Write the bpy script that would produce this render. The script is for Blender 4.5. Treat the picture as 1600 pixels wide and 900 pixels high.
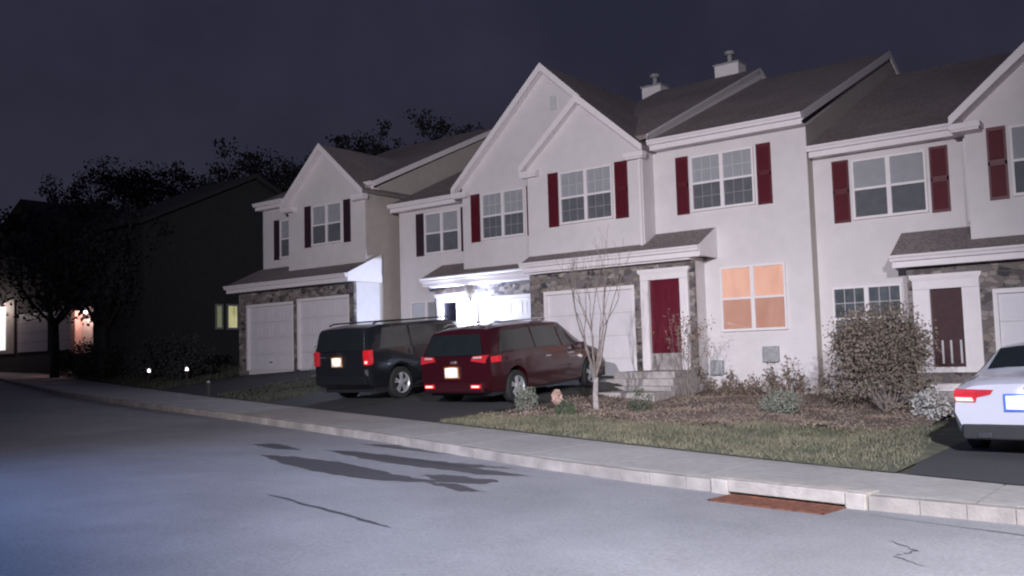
import bpy, math, random
from mathutils import Vector, Matrix
import numpy as np
random.seed(7); RN=np.random.RandomState(7)
for o in list(bpy.data.objects): bpy.data.objects.remove(o)
S=bpy.context.scene; COL=S.collection
# ------------------------------------------------------------------ camera
YAW,PIT,ROL,FPX=math.radians(37.6116),math.radians(4.3136),math.radians(-1.6140),1450.18
cf=Vector((-math.sin(YAW)*math.cos(PIT),math.cos(YAW)*math.cos(PIT),math.sin(PIT)))
r0=Vector((math.cos(YAW),math.sin(YAW),0)); u0=r0.cross(cf)
cr=r0*math.cos(ROL)+u0*math.sin(ROL); cu=-r0*math.sin(ROL)+u0*math.cos(ROL)
cam=bpy.data.cameras.new('camera'); camo=bpy.data.objects.new('camera',cam); COL.objects.link(camo)
M=Matrix((( cr.x,cu.x,-cf.x,0),(cr.y,cu.y,-cf.y,0),(cr.z,cu.z,-cf.z,0),(0,0,0,1)))
camo.matrix_world=M; cam.sensor_width=36; cam.lens=36*FPX/1600; cam.clip_start=.1; cam.clip_end=2000
S.camera=camo
# ------------------------------------------------------------------ world (night sky over a lit town)
W=bpy.data.worlds.new("World"); S.world=W; W.use_nodes=True
nt=W.node_tree; nt.nodes.clear()
wo=nt.nodes.new('ShaderNodeOutputWorld'); bg=nt.nodes.new('ShaderNodeBackground')
tc=nt.nodes.new('ShaderNodeTexCoord'); sep=nt.nodes.new('ShaderNodeSeparateXYZ')
rp=nt.nodes.new('ShaderNodeValToRGB'); nz=nt.nodes.new('ShaderNodeTexNoise'); mx=nt.nodes.new('ShaderNodeMix'); mx.data_type='RGBA'; mx.blend_type='MULTIPLY'
sk=nt.nodes.new('ShaderNodeTexSky'); sk.sky_type='NISHITA'; sk.sun_disc=False; sk.sun_elevation=math.radians(1); sk.sun_rotation=math.radians(150)
bg2=nt.nodes.new('ShaderNodeBackground'); ad=nt.nodes.new('ShaderNodeAddShader'); bg2.inputs[1].default_value=0.0004
rp.color_ramp.elements[0].position=0.0; rp.color_ramp.elements[0].color=(.0250,.0245,.0370,1)
rp.color_ramp.elements[1].position=.45; rp.color_ramp.elements[1].color=(.0240,.0245,.0480,1)
nz.inputs['Scale'].default_value=4.5; nz.inputs['Detail'].default_value=9; nz.inputs['Roughness'].default_value=.6
nr=nt.nodes.new('ShaderNodeValToRGB'); nr.color_ramp.elements[0].position=.3; nr.color_ramp.elements[0].color=(.8,.8,.82,1); nr.color_ramp.elements[1].position=.7; nr.color_ramp.elements[1].color=(1.18,1.15,1.15,1)
L=nt.links.new
L(tc.outputs['Generated'],sep.inputs[0]); L(sep.outputs[2],rp.inputs[0]); L(tc.outputs['Generated'],nz.inputs['Vector']); L(nz.outputs[0],nr.inputs[0])
mx.inputs[0].default_value=1; L(rp.outputs[0],mx.inputs[6]); L(nr.outputs[0],mx.inputs[7])
L(mx.outputs[2],bg.inputs[0]); bg.inputs[1].default_value=1.0
L(sk.outputs[0],bg2.inputs[0]); L(bg.outputs[0],ad.inputs[0]); L(bg2.outputs[0],ad.inputs[1]); L(ad.outputs[0],wo.inputs[0])
S.view_settings.view_transform='Standard'; S.view_settings.look='None'; S.view_settings.exposure=0; S.view_settings.gamma=1; S.view_settings.use_curve_mapping=False
S.render.engine='CYCLES'; S.cycles.pixel_filter_type='BLACKMAN_HARRIS'; S.cycles.filter_width=2.1
# unseen lamps near the camera; B and C added to brighten the road (poles built in make_unseen_lamp)
LAMP_A=dict(base=(-1.0,-9.6),h=6.9,aim=(-17.5,24,6.0),size=62,blend=1.0,power=29500,col=(.965,.925,1.0),rad=.12)
LAMP_B=dict(base=(4.6,-3.2),h=7.0,aim=(-2.8,9.0,-1.6),size=64,blend=1,power=25500,col=(.93,.93,1.0),rad=.15)  # added lamp, fills the road with light
LAMP_C=dict(base=(-13.5,-3.4),h=6.8,aim=(-9.2,3.6,-1.4),size=92,blend=1,power=3900,col=(.22,.42,1.0),rad=.15)  # added lamp, tints the left of the road blue
SUN=(.012,)
sl=bpy.data.lights.new('night_fill','SUN'); sl.energy=SUN[0]; sl.angle=math.radians(.5); sl.color=(.8,.88,1)  # faint distant light added to the dark scene
so=bpy.data.objects.new('night_fill',sl); COL.objects.link(so); so.rotation_euler=(math.radians(50),0,math.radians(35))
# ------------------------------------------------------------------ helpers
ORG={}
HOUSE_DIM=None
def tag(o,label=None,cat=None,group=None,kind=None):
    if label: o['label']=label
    if cat: o['category']=cat
    if group: o['group']=group
    if kind: o['kind']=kind
    return o
def thing(name,label,cat,loc,rz=0,group=None,local=False):
    o=bpy.data.objects.new(name,None); COL.objects.link(o); o.empty_display_size=.2
    o.location=loc; o.rotation_euler=(0,0,rz); ORG[o.name]=(0,0,0) if local else tuple(loc)
    return tag(o,label,cat,group)
class MB:
    def __init__(s): s.v=[]; s.f=[]; s.m=[]
    def add(s,vs,fs):
        n=len(s.v); s.v+= [tuple(v) for v in vs]; s.f+=[tuple(i+n for i in f) for f in fs]
    def box(s,x0,x1,y0,y1,z0,z1):
        s.add([(x0,y0,z0),(x1,y0,z0),(x1,y1,z0),(x0,y1,z0),(x0,y0,z1),(x1,y0,z1),(x1,y1,z1),(x0,y1,z1)],
              [(3,2,1,0),(4,5,6,7),(0,1,5,4),(1,2,6,5),(2,3,7,6),(3,0,4,7)]); return s
    def prism(s,poly,vec):
        n=len(poly); vx=Vector(vec); a=[Vector(p) for p in poly]; b=[p+vx for p in a]
        s.add(a+b,[tuple(range(n))[::-1],tuple(range(n,2*n))]+[(i,(i+1)%n,n+(i+1)%n,n+i) for i in range(n)]); return s
    def tube(s,pts,rad,n=5):
        pts=[Vector(p) for p in pts]; rings=[]
        for i,p in enumerate(pts):
            d=(pts[min(i+1,len(pts)-1)]-pts[max(i-1,0)]); d=d.normalized() if d.length>1e-6 else Vector((0,0,1))
            a=d.orthogonal().normalized(); b=d.cross(a); r=rad[i] if hasattr(rad,'__len__') else rad
            rings.append([p+(a*math.cos(2*math.pi*k/n)+b*math.sin(2*math.pi*k/n))*r for k in range(n)])
        vs=[v for q in rings for v in q]; fs=[]
        for i in range(len(pts)-1):
            for k in range(n): fs.append((i*n+k,i*n+(k+1)%n,(i+1)*n+(k+1)%n,(i+1)*n+k))
        fs+= [tuple(range(n))[::-1],tuple(range((len(pts)-1)*n,len(pts)*n))]
        s.add(vs,fs); return s
    def leaf(s,p,size,asp=.6,up=None):
        d=Vector((random.gauss(0,1),random.gauss(0,1),random.gauss(0,1))).normalized()
        if up: d=(d+Vector((0,0,up))).normalized()
        a=d.orthogonal().normalized(); p=Vector(p); l=size*random.uniform(.6,1.3); w=l*asp
        s.add([p,p+d*l*.5+a*w*.5,p+d*l,p+d*l*.5-a*w*.5],[(0,1,2,3)])
    def lathe(s,prof,c=(0,0,0),axis='Z',n=24):
        vs=[];m=len(prof)
        for i in range(n):
            t=2*math.pi*i/n
            for (r,h) in prof:
                if axis=='Z': q=(r*math.cos(t),r*math.sin(t),h)
                elif axis=='X': q=(h,r*math.cos(t),r*math.sin(t))
                else: q=(r*math.cos(t),h,r*math.sin(t))
                vs.append((c[0]+q[0],c[1]+q[1],c[2]+q[2]))
        s.add(vs,[(i*m+j,((i+1)%n)*m+j,((i+1)%n)*m+j+1,i*m+j+1) for i in range(n) for j in range(m-1)]); return s
    def build(s,name,mat,parent=None,smooth=False,bevel=0,label=None):
        me=bpy.data.meshes.new(name); off=ORG.get(parent.name,(0,0,0)) if parent else (0,0,0)
        v=np.array(s.v,dtype=float).reshape(-1,3)-np.array(off)
        me.from_pydata([tuple(a) for a in v],[],s.f); me.materials.append(mat); me.update()
        if smooth:
            me.polygons.foreach_set('use_smooth',[True]*len(me.polygons))
            try: me.set_sharp_from_angle(angle=math.radians(40))
            except Exception: pass
        o=bpy.data.objects.new(name,me); COL.objects.link(o); ORG[o.name]=off
        if parent: o.parent=parent
        if bevel:
            b=o.modifiers.new('b','BEVEL'); b.width=bevel; b.segments=2; b.limit_method='ANGLE'
        if label: o['label']=label
        return o
# ------------------------------------------------------------------ materials
def mat(name,col,rough=.7,var=.12,scale=6,bump=0,bscale=40,metal=0,spec=.5,coat=0,stains=0,emit=None,col2=None,siding=0):
    m=bpy.data.materials.new(name); m.use_nodes=True; n=m.node_tree.nodes; l=m.node_tree.links.new
    p=n['Principled BSDF']; p.inputs['Roughness'].default_value=rough; p.inputs['Metallic'].default_value=metal
    p.inputs['Specular IOR Level'].default_value=spec; p.inputs['Coat Weight'].default_value=coat
    t=n.new('ShaderNodeTexCoord'); a=n.new('ShaderNodeTexNoise'); a.inputs['Scale'].default_value=scale; a.inputs['Detail'].default_value=6
    l(t.outputs['Object'],a.inputs['Vector'])
    r=n.new('ShaderNodeValToRGB'); c=Vector(col); d=Vector(col2) if col2 else c*(1+var)
    lo=c*(1-var) if not col2 else c
    r.color_ramp.elements[0].position=.32; r.color_ramp.elements[1].position=.68
    r.color_ramp.elements[0].color=(*lo,1); r.color_ramp.elements[1].color=(*d,1)
    l(a.outputs[0],r.inputs[0]); out=r.outputs[0]
    if stains:
        b=n.new('ShaderNodeTexNoise'); b.inputs['Scale'].default_value=.45; b.inputs['Detail'].default_value=8; b.inputs['Roughness'].default_value=.65
        l(t.outputs['Object'],b.inputs['Vector']); q=n.new('ShaderNodeValToRGB'); q.color_ramp.elements[0].position=.35; q.color_ramp.elements[1].position=.65
        q.color_ramp.elements[0].color=(1-stains,)*3+(1,); q.color_ramp.elements[1].color=(1+stains*.4,)*3+(1,)
        l(b.outputs[0],q.inputs[0]); x=n.new('ShaderNodeMix'); x.data_type='RGBA'; x.blend_type='MULTIPLY'; x.inputs[0].default_value=1
        l(out,x.inputs[6]); l(q.outputs[0],x.inputs[7]); out=x.outputs[2]
    l(out,p.inputs['Base Color'])
    h=None
    if bump:
        b=n.new('ShaderNodeTexNoise'); b.inputs['Scale'].default_value=bscale; b.inputs['Detail'].default_value=5
        l(t.outputs['Object'],b.inputs['Vector']); h=b.outputs[0]; bs=bump
    if siding:
        s=n.new('ShaderNodeSeparateXYZ'); l(t.outputs['Object'],s.inputs[0]); k=n.new('ShaderNodeMath'); k.operation='MULTIPLY'; k.inputs[1].default_value=1/siding
        l(s.outputs[2],k.inputs[0]); f=n.new('ShaderNodeMath'); f.operation='FRACT'; l(k.outputs[0],f.inputs[0])
        iv=n.new('ShaderNodeMath'); iv.operation='SUBTRACT'; iv.inputs[0].default_value=1; l(f.outputs[0],iv.inputs[1]); h=iv.outputs[0]; bs=.30
    if h is not None:
        u=n.new('ShaderNodeBump'); u.inputs['Strength'].default_value=bs; u.inputs['Distance'].default_value=.02
        l(h,u.inputs['Height']); l(u.outputs[0],p.inputs['Normal'])
    if emit:
        p.inputs['Emission Color'].default_value=(*emit[0],1); p.inputs['Emission Strength'].default_value=emit[1]
    return m
MT={}
MT['siding']=mat('vinyl_siding',(.64,.60,.605),.6,.03,3,siding=.13,stains=.06)
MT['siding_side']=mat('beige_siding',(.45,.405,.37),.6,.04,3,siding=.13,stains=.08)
MT['trim']=mat('white_trim',(.74,.69,.70),.5,.03,5)
MT['roof']=mat('roof_shingles',(.22,.185,.18),.9,.35,14,bump=.5,bscale=30,siding=.12,stains=.2)
MT['shutter']=mat('maroon_shutter',(.092,.008,.017),.45,.1,8)
MT['door_red']=mat('red_door',(.115,.010,.022),.35,.15,20)
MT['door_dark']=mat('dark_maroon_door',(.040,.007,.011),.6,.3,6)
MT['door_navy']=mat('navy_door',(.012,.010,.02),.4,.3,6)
MT['shutter_dim']=mat('dimmed_maroon_shutter',(.035,.016,.026),.5,.1,8)  # maroon shutter with the weak light put into its colour
MT['door_white']=mat('garage_white',(.66,.63,.66),.5,.03,4)
MT['metal_dark']=mat('dark_metal',(.03,.03,.035),.4,.2,10)
MT['grey_box']=mat('grey_box',(.30,.30,.31),.5,.2,14)
MT['brass']=mat('brass',(.35,.25,.1),.3,.1,10,metal=.8)
MT['blind']=mat('window_blind',(.50,.49,.50),.7,.05,5)
MT['blind_low']=mat('blind_lower',(.34,.335,.34),.7,.12,4)
MT['curtain']=mat('dark_room_curtain',(.18,.18,.20),.8,.3,6)
MT['screen_bg']=mat('dim_interior',(.14,.15,.16),.8,.4,3)
MT['road']=mat('road_surface',(.245,.24,.258),.85,.16,34,bump=.4,bscale=120,stains=.20)
MT['wet']=mat('wet_asphalt',(.07,.068,.075),.5,.12,12,bump=.15,bscale=60)
MT['drive']=mat('driveway_asphalt',(.04,.04,.045),.85,.25,30,bump=.4,bscale=120)
MT['concrete']=mat('sidewalk_concrete',(.33,.31,.30),.9,.10,8,bump=.25,bscale=80,stains=.18)
MT['kerbstone']=mat('kerb_stone',(.20,.18,.168),.9,.3,2.5,bump=.4,bscale=30,col2=(.34,.305,.28))
MT['inlet']=mat('inlet_concrete',(.36,.325,.30),.85,.15,8,bump=.3,bscale=40,stains=.2)
MT['rust']=mat('rusty_iron',(.13,.045,.025),.85,.35,14,bump=.4,bscale=50)
MT['soil']=mat('ground_soil',(.05,.045,.03),.95,.35,3,bump=.4,bscale=20,stains=.3)
MT['mulch']=mat('mulch_bed',(.10,.075,.06),.95,.4,2,bump=.6,bscale=40,col2=(.21,.165,.135))
MT['chips']=mat('mulch_chips',(.10,.07,.055),.9,.4,1.5,col2=(.25,.19,.15))
MT['lawn']=mat('lawn_soil',(.075,.08,.05),.95,.3,3,bump=.6,bscale=60,col2=(.16,.145,.10))
MT['grass']=mat('grass_blades',(.08,.085,.052),.8,.35,1.4,col2=(.18,.16,.105))
MT['steps']=mat('step_stone',(.34,.31,.30),.9,.25,6,bump=.4,bscale=30,stains=.2)
MT['bark']=mat('bark',(.05,.04,.035),.95,.3,14,bump=.5,bscale=30)
MT['birch']=mat('pale_bark',(.30,.26,.25),.8,.3,18,bump=.3,bscale=30)
MT['twig']=mat('twigs',(.20,.165,.15),.85,.3,10)
MT['leaf_brown']=mat('brown_leaves',(.10,.075,.058),.8,.4,3,col2=(.22,.175,.14))
MT['grass_dim']=mat('dim_grass',(.028,.034,.022),.8,.4,.8,col2=(.06,.062,.04))  # verge grass, its dimness painted into the colour
MT['leaf_sage']=mat('sage_leaves',(.13,.145,.115),.8,.3,4,col2=(.22,.23,.19))
MT['leaf_green']=mat('green_leaves',(.03,.055,.03),.8,.3,5,col2=(.075,.10,.05))
MT['leaf_far']=mat('far_foliage',(.034,.032,.034),.95,.3,.5)
MT['bloom']=mat('dried_bloom',(.50,.33,.28),.8,.2,12)
MT['stalk']=mat('dead_stalks',(.12,.07,.05),.9,.4,6,col2=(.26,.17,.13))
MT['white_leaf']=mat('silvery_leaves',(.28,.27,.26),.8,.2,6,col2=(.45,.43,.41))
MT['tyre']=mat('tyre_rubber',(.015,.015,.016),.85,.2,20)
MT['rim']=mat('alloy_rim',(.45,.45,.47),.35,.08,8,metal=.5)
MT['van']=mat('maroon_paint',(.029,.0032,.0065),.25,.06,3,coat=.6)
MT['suv']=mat('dark_paint',(.011,.012,.015),.25,.1,3,coat=.6)
MT['sedan']=mat('white_paint',(.42,.42,.49),.25,.02,3,coat=.7)
MT['carglass']=mat('car_glass',(.012,.016,.018),.08,.1,3,spec=.8)
MT['carglass_side']=mat('side_glass',(.030,.032,.031),.15,.2,2,spec=.8)
MT['plastic']=mat('black_plastic',(.015,.015,.017),.5,.1,10)
MT['chrome']=mat('chrome',(.6,.6,.62),.2,.05,5,metal=.9)
MT['lens']=mat('red_lens',(.35,.02,.03),.15,.1,10,spec=.8,emit=((1,.02,.03),.10))  # faint emission for light the lens throws back
MT['lens_glow']=mat('red_lens_glow',(.32,.01,.015),.2,.1,30,spec=.8,emit=((1,.012,.02),.5))  # glow stands in for light thrown back by the red lenses
MT['lens_core']=mat('red_glow_core',(.8,.2,.2),.2,.1,30,emit=((1,.28,.25),3))  # brightest spot of that returned light, painted as emission
MT['clear_lens']=mat('clear_lens',(.45,.36,.38),.15,.1,10,spec=.8)
MT['plate']=mat('licence_plate',(.85,.83,.72),.4,.03,20)
MT['plate_frame']=mat('plate_frame_paint',(.30,.12,.03),.5,.1,10)
MT['plate_blue']=mat('plate_frame_blue',(.05,.14,.6),.5,.1,10)
MT['lit_white']=mat('porch_lamp_glass',(.9,.9,1),.3,.02,5,emit=((.85,.9,1),40))
MT['lit_orange']=mat('lit_blind',(.6,.40,.30),.8,.05,3,emit=((1.0,.42,.29),.60),siding=.05)
MT['lit_yellow']=mat('lit_room',(.5,.5,.3),.8,.2,3,emit=((.9,.85,.42),.50))
MT['lit_yellow_dim']=mat('curtained_lit_room',(.3,.3,.2),.8,.2,3,emit=((.7,.8,.42),.14))
MT['lit_door']=mat('lit_door_glass',(.6,.6,.6),.5,.1,5,emit=((1,.93,.95),1.0))
MT['lit_small']=mat('path_lamp_glass',(.9,.9,.9),.3,.02,5,emit=((1,.95,.9),3))
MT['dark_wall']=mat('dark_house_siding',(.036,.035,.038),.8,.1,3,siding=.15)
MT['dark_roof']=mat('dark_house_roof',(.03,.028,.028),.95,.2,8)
def vary_emission(m,c0,c1,sc,dist=0):
    n=m.node_tree.nodes; l=m.node_tree.links.new; t=n.new('ShaderNodeTexCoord'); mp=n.new('ShaderNodeMapping'); mp.inputs['Scale'].default_value=sc
    a=n.new('ShaderNodeTexNoise'); a.inputs['Scale'].default_value=1; a.inputs['Detail'].default_value=3; r=n.new('ShaderNodeValToRGB')
    r.color_ramp.elements[0].position=.3; r.color_ramp.elements[1].position=.7; r.color_ramp.elements[0].color=(*c0,1); r.color_ramp.elements[1].color=(*c1,1)
    l(t.outputs['Object'],mp.inputs[0]); l(mp.outputs[0],a.inputs['Vector']); l(a.outputs[0],r.inputs[0]); l(r.outputs[0],n['Principled BSDF'].inputs['Emission Color'])
vary_emission(MT['lit_orange'],(.80,.30,.19),(1.0,.50,.36),(3.2,1,1.1))
vary_emission(MT['lit_yellow'],(.45,.40,.16),(1.0,.95,.5),(5,5,1.2))
vary_emission(MT['lens_glow'],(.35,.0,.005),(1.0,.03,.04),(9,9,9))
def glass(name,tint,fac):
    m=bpy.data.materials.new(name); m.use_nodes=True; n=m.node_tree.nodes; l=m.node_tree.links.new; n.clear()
    o=n.new('ShaderNodeOutputMaterial'); t=n.new('ShaderNodeBsdfTransparent'); g=n.new('ShaderNodeBsdfGlossy'); x=n.new('ShaderNodeMixShader')
    t.inputs[0].default_value=(*tint,1); g.inputs['Roughness'].default_value=.05; x.inputs[0].default_value=fac
    l(t.outputs[0],x.inputs[1]); l(g.outputs[0],x.inputs[2]); l(x.outputs[0],o.inputs[0]); return m
MT['glass']=glass('window_glass',(.95,.96,.97),.09)
MT['screen']=glass('insect_screen',(.88,.88,.89),.02)
def stone_mat():
    m=bpy.data.materials.new('stone_veneer'); m.use_nodes=True; n=m.node_tree.nodes; l=m.node_tree.links.new; p=n['Principled BSDF']
    t=n.new('ShaderNodeTexCoord'); mp=n.new('ShaderNodeMapping'); mp.inputs['Scale'].default_value=(4.6,4.6,8.0); l(t.outputs['Object'],mp.inputs[0])
    wn=n.new('ShaderNodeTexNoise'); wn.inputs['Scale'].default_value=2.5; l(mp.outputs[0],wn.inputs['Vector'])
    ad=n.new('ShaderNodeMix'); ad.data_type='RGBA'; ad.blend_type='ADD'; ad.inputs[0].default_value=.5; l(mp.outputs[0],ad.inputs[6]); l(wn.outputs[1],ad.inputs[7])
    v=n.new('ShaderNodeTexVoronoi'); v.inputs['Scale'].default_value=1; l(ad.outputs[2],v.inputs['Vector'])
    e=n.new('ShaderNodeTexVoronoi'); e.feature='DISTANCE_TO_EDGE'; e.inputs['Scale'].default_value=1; l(ad.outputs[2],e.inputs['Vector'])
    s=n.new('ShaderNodeSeparateColor'); l(v.outputs['Color'],s.inputs[0])
    r=n.new('ShaderNodeValToRGB'); cr_=r.color_ramp; cr_.interpolation='CONSTANT'
    cols=[(0,(.17,.145,.135)),(.22,(.10,.085,.085)),(.36,(.27,.235,.215)),(.55,(.16,.14,.15)),(.68,(.23,.19,.165)),(.86,(.055,.05,.058)),(.94,(.33,.29,.27))]
    while len(cr_.elements)<len(cols): cr_.elements.new(.5)
    for k,(a,c) in enumerate(cols): cr_.elements[k].position=a; cr_.elements[k].color=(*c,1)
    l(s.outputs[0],r.inputs[0])
    q=n.new('ShaderNodeValToRGB'); q.color_ramp.elements[0].position=.02; q.color_ramp.elements[1].position=.06; l(e.outputs['Distance'],q.inputs[0])
    x=n.new('ShaderNodeMix'); x.data_type='RGBA'; l(q.outputs[0],x.inputs[0]); x.inputs[6].default_value=(.20,.18,.17,1)
    l(r.outputs[0],x.inputs[7]); l(x.outputs[2],p.inputs['Base Color']); p.inputs['Roughness'].default_value=.9
    b=n.new('ShaderNodeBump'); b.inputs['Strength'].default_value=.7; b.inputs['Distance'].default_value=.03; l(q.outputs[0],b.inputs['Height']); l(b.outputs[0],p.inputs['Normal'])
    return m
MT['stone']=stone_mat()
# ------------------------------------------------------------------ terrain
ZX=[-140,-100,-70,-50,-35,-26,-18,-12,-4,0,10,40];ZZ=[1,.5,0,-.5,-.9,-1.08,-1.24,-1.4,-1.6,-1.65,-1.75,-1.9]
def zr(X): return float(np.interp(X,ZX,ZZ))
KX=[-140,-80,-50,-34,-25,-20,-15.3,-12,-9.8,-7.6,-5.9,-3.1,0,12,40];KY=[54,32.5,21.9,17.0,14.6,13.45,12.35,11.6,10.95,10.3,9.95,9.6,9.4,9.1,9.1]
def Yk(X): return float(np.interp(X,KX,KY))
BX=[-140,-80,-48,-36,-25.5,-20.2,-17,-12.3,-7.2,-3.1,-1.5,0,12,40];BY=[57,35,24.3,20.8,17.4,15.8,14.9,13.75,12.4,11.4,10.95,10.7,10.4,10.4]
def Yb(X): return float(np.interp(X,BX,BY))
HX=[-140,-80,-60,-50,-40,-36,-31,-25,-20,-16.6,-13,-12.4,-11,-5,0,10,40];HZ=[2.4,1.7,1.4,.9,.2,-.1,-.22,-.22,-.45,-.56,-.62,-.98,-1.1,-1.28,-1.35,-1.4,-1.5]
def zh(X): return float(np.interp(X,HX,HZ))
def zg(X,Y):
    k=Yk(X)
    if Y<k: return zr(X)
    b=Yb(X); z0=zr(X)+.14
    if Y<b: return z0
    yh=max(23.0,b+5); t=min(1,(Y-b)/(yh-b)); t2=t
    return z0+(zh(X)-z0)*t2 + (0.05*math.sin(X*1.7)*math.sin(Y*1.3)*min(1,max(0,(Y-b)*.5)) if X>-12.3 and X<-4.3 and Y<22 else 0)
def gridmesh(name,mt,xs,yfun,n,zf,dz=0,kind='structure',**kw):
    m=MB(); vs=[];
    for X in xs:
        ys=yfun(X); y0,y1=ys
        for j in range(n+1):
            Y=y0+(y1-y0)*j/n; vs.append((X,Y,zf(X,Y)+dz))
    fs=[(i*(n+1)+j,(i+1)*(n+1)+j,(i+1)*(n+1)+j+1,i*(n+1)+j+1) for i in range(len(xs)-1) for j in range(n)]
    m.add(vs,fs); o=m.build(name,mt,smooth=True); tag(o,kind=kind,**kw); return o
def fr(a,b,s):
    n=max(1,int(round((b-a)/s))); return [a+(b-a)*i/n for i in range(n+1)]
# base ground: one large sheet, lies below everything
XS=fr(-140,40,1.0)
g=MB(); ys=[-400,-60,-20,-8]
rows=[]
for X in [-500,-250]+XS+[150,500]:
    Xc=min(max(X,-140),40); k=Yk(Xc); b=Yb(Xc)
    row=[(X,-500,-2.2),(X,-60,-2.0),(X,k-9.8,zr(Xc)+.10),(X,k-9.6,zr(Xc)-.05),(X,k-1,zr(Xc)-.06),(X,k+.3,zr(Xc)-.06),(X,b,zr(Xc)+.12)]
    for j in range(1,9):
        Y=b+(max(23,b+5)-b)*j/8; row.append((X,Y,zg(Xc,Y)-.02))
    row+=[(X,60+max(0,b-20),zh(Xc)+.3),(X,120+max(0,b),zh(Xc)+1),(X,700,3)]
    rows.append(row)
nR=len(rows[0]); g.add([p for r in rows for p in r],[(i*nR+j,(i+1)*nR+j,(i+1)*nR+j+1,i*nR+j+1) for i in range(len(rows)-1) for j in range(nR-1)])
tag(g.build('ground',MT['soil'],smooth=True),kind='structure')
gridmesh('road',MT['road'],fr(-140,40,1.0),lambda X:(Yk(X)-9.6,Yk(X)+.02),6,lambda X,Y:zr(X))
# sidewalk slabs
m=MB(); X=-110.0
while X<30:
    w=1.5; x0,x1=X+.012,X+w-.012
    a=[(x0,Yk(x0)+.17),(x1,Yk(x1)+.17),(x1,Yb(x1)),(x0,Yb(x0))]
    m.prism([(p[0],p[1],zr(p[0])+.0) for p in a],(0,0,.14)); X+=w
tag(m.build('sidewalk',MT['concrete']),kind='structure')
# kerb of pale blocks
m=MB(); X=-70.0
while X<25:
    if -4.80<=X<-3.0: X=-2.978
    w=random.uniform(.38,.52)*(1 if X>-25 else 3)
    if X<-4.8<X+w: w=-4.785-X+.001
    x0,x1=X+.0015,X+w-.0015
    if x1>x0:
        h=.14+random.uniform(-.003,.003); j=random.uniform(-.004,.004)
        m.prism([(x0,Yk(x0)+j,zr(x0)-.08),(x1,Yk(x1)+j,zr(x1)-.08),(x1,Yk(x1)+.16,zr(x1)-.08),(x0,Yk(x0)+.16,zr(x0)-.08)],(0,0,h+.08))
    X=max(X+w,X+.01) if not (-4.80<X+w<-4.78) else -4.79
tag(m.build('kerb',MT['kerbstone'],bevel=.008),kind='structure')
# driveways
def drive(x0,x1,y1,zoff=.012):
    return gridmesh('driveway',MT['drive'],fr(x0,x1,.5),lambda X:(Yb(X)-.03,y1),12,zg,zoff)
drive(-20.7,-17.0,24.15); drive(-16.8,-12.75,23.1); drive(-31.2,-25.0,22.85)
m=MB(); vs=[]
for i in range(13):
    t=i/12; Y=11.3+(23.4-11.3)*t; xl=-3.05-1.15*min(1,t*1.6)
    for X in (xl,-2,0,2.0): Yx=(Yb(X)-.03) if i==0 else max(Y,Yb(X)+.01); vs.append((X,Yx,zg(X,max(Yx,Yb(X)))+.012))
m.add(vs,[(i*4+j,i*4+j+1,(i+1)*4+j+1,(i+1)*4+j) for i in range(12) for j in range(3)])
tag(m.build('driveway',MT['drive'],smooth=True),kind='structure')
gridmesh('driveway_seam',MT['soil'],[-17.0,-16.9,-16.8],lambda X:(Yb(X)+.01,23),8,zg,.02)
# mulch bed and lawn
def mlow(X): return float(np.interp(X,[-12.5,-11,-9,-7,-5,-3.9],[15.3,15.6,15.5,15.6,16.0,17.0]))
gridmesh('mulch_bed',MT['mulch'],fr(-12.6,-4.25,.35),lambda X:(mlow(X),23.7),22,lambda X,Y:zg(X,Y)+.05*math.sin(X*3.1+Y)*math.sin(Y*2.3),.03)
gridmesh('lawn',MT['lawn'],fr(-12.7,-3.2,.25),lambda X:(Yb(X)-.04,mlow(X)+.05 if X<-3.9 else 17.0),12,zg,.015)
m=MB()
for _ in range(34000):
    X=random.uniform(-12.6,-3.25); y0,y1=Yb(X)+.03,mlow(X)+.25
    Y=y0+(y1-y0)*random.random()
    xl=-3.05-1.15*min(1,(Y-11.3)/12.1*1.6)
    if X>xl-.03: continue
    d=(math.sin(X*2.1)+math.sin(Y*3.3+X)+math.sin(X*5.7-Y*2))/3
    if random.random()<.35-.4*d: continue
    z=zg(X,Y)+.01; h=random.uniform(.03,.085); a=random.uniform(0,6.28); w=.009; dx,dy=math.cos(a)*w,math.sin(a)*w
    lx,ly=random.gauss(0,.03),random.gauss(0,.03)
    m.add([(X-dx,Y-dy,z),(X+dx,Y+dy,z),(X+lx,Y+ly,z+h)],[(0,1,2)])
tag(m.build('grass',MT['grass']),'short patchy grass strip between the sidewalk and the mulch bed','grass',kind='stuff')
m=MB()
for _ in range(20000):
    X=random.uniform(-12.6,-4.3); Y=mlow(X)-.35+random.random()*7.6
    if Y>22.9: continue
    z=zg(X,Y)+.05*math.sin(X*3.1+Y)*math.sin(Y*2.3)+.035; m.leaf((X,Y,z+random.uniform(0,.02)),.055,.45)
tag(m.build('mulch_chips',MT['chips']),'reddish brown bark chips and fallen leaves over the planting bed','mulch',kind='stuff')
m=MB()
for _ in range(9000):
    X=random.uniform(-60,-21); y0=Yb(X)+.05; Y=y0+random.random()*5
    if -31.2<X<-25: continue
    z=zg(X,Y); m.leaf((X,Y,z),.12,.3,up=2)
tag(m.build('grass',MT['grass_dim']),'dim-coloured grass verge in front of the far houses','grass',kind='stuff')
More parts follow.
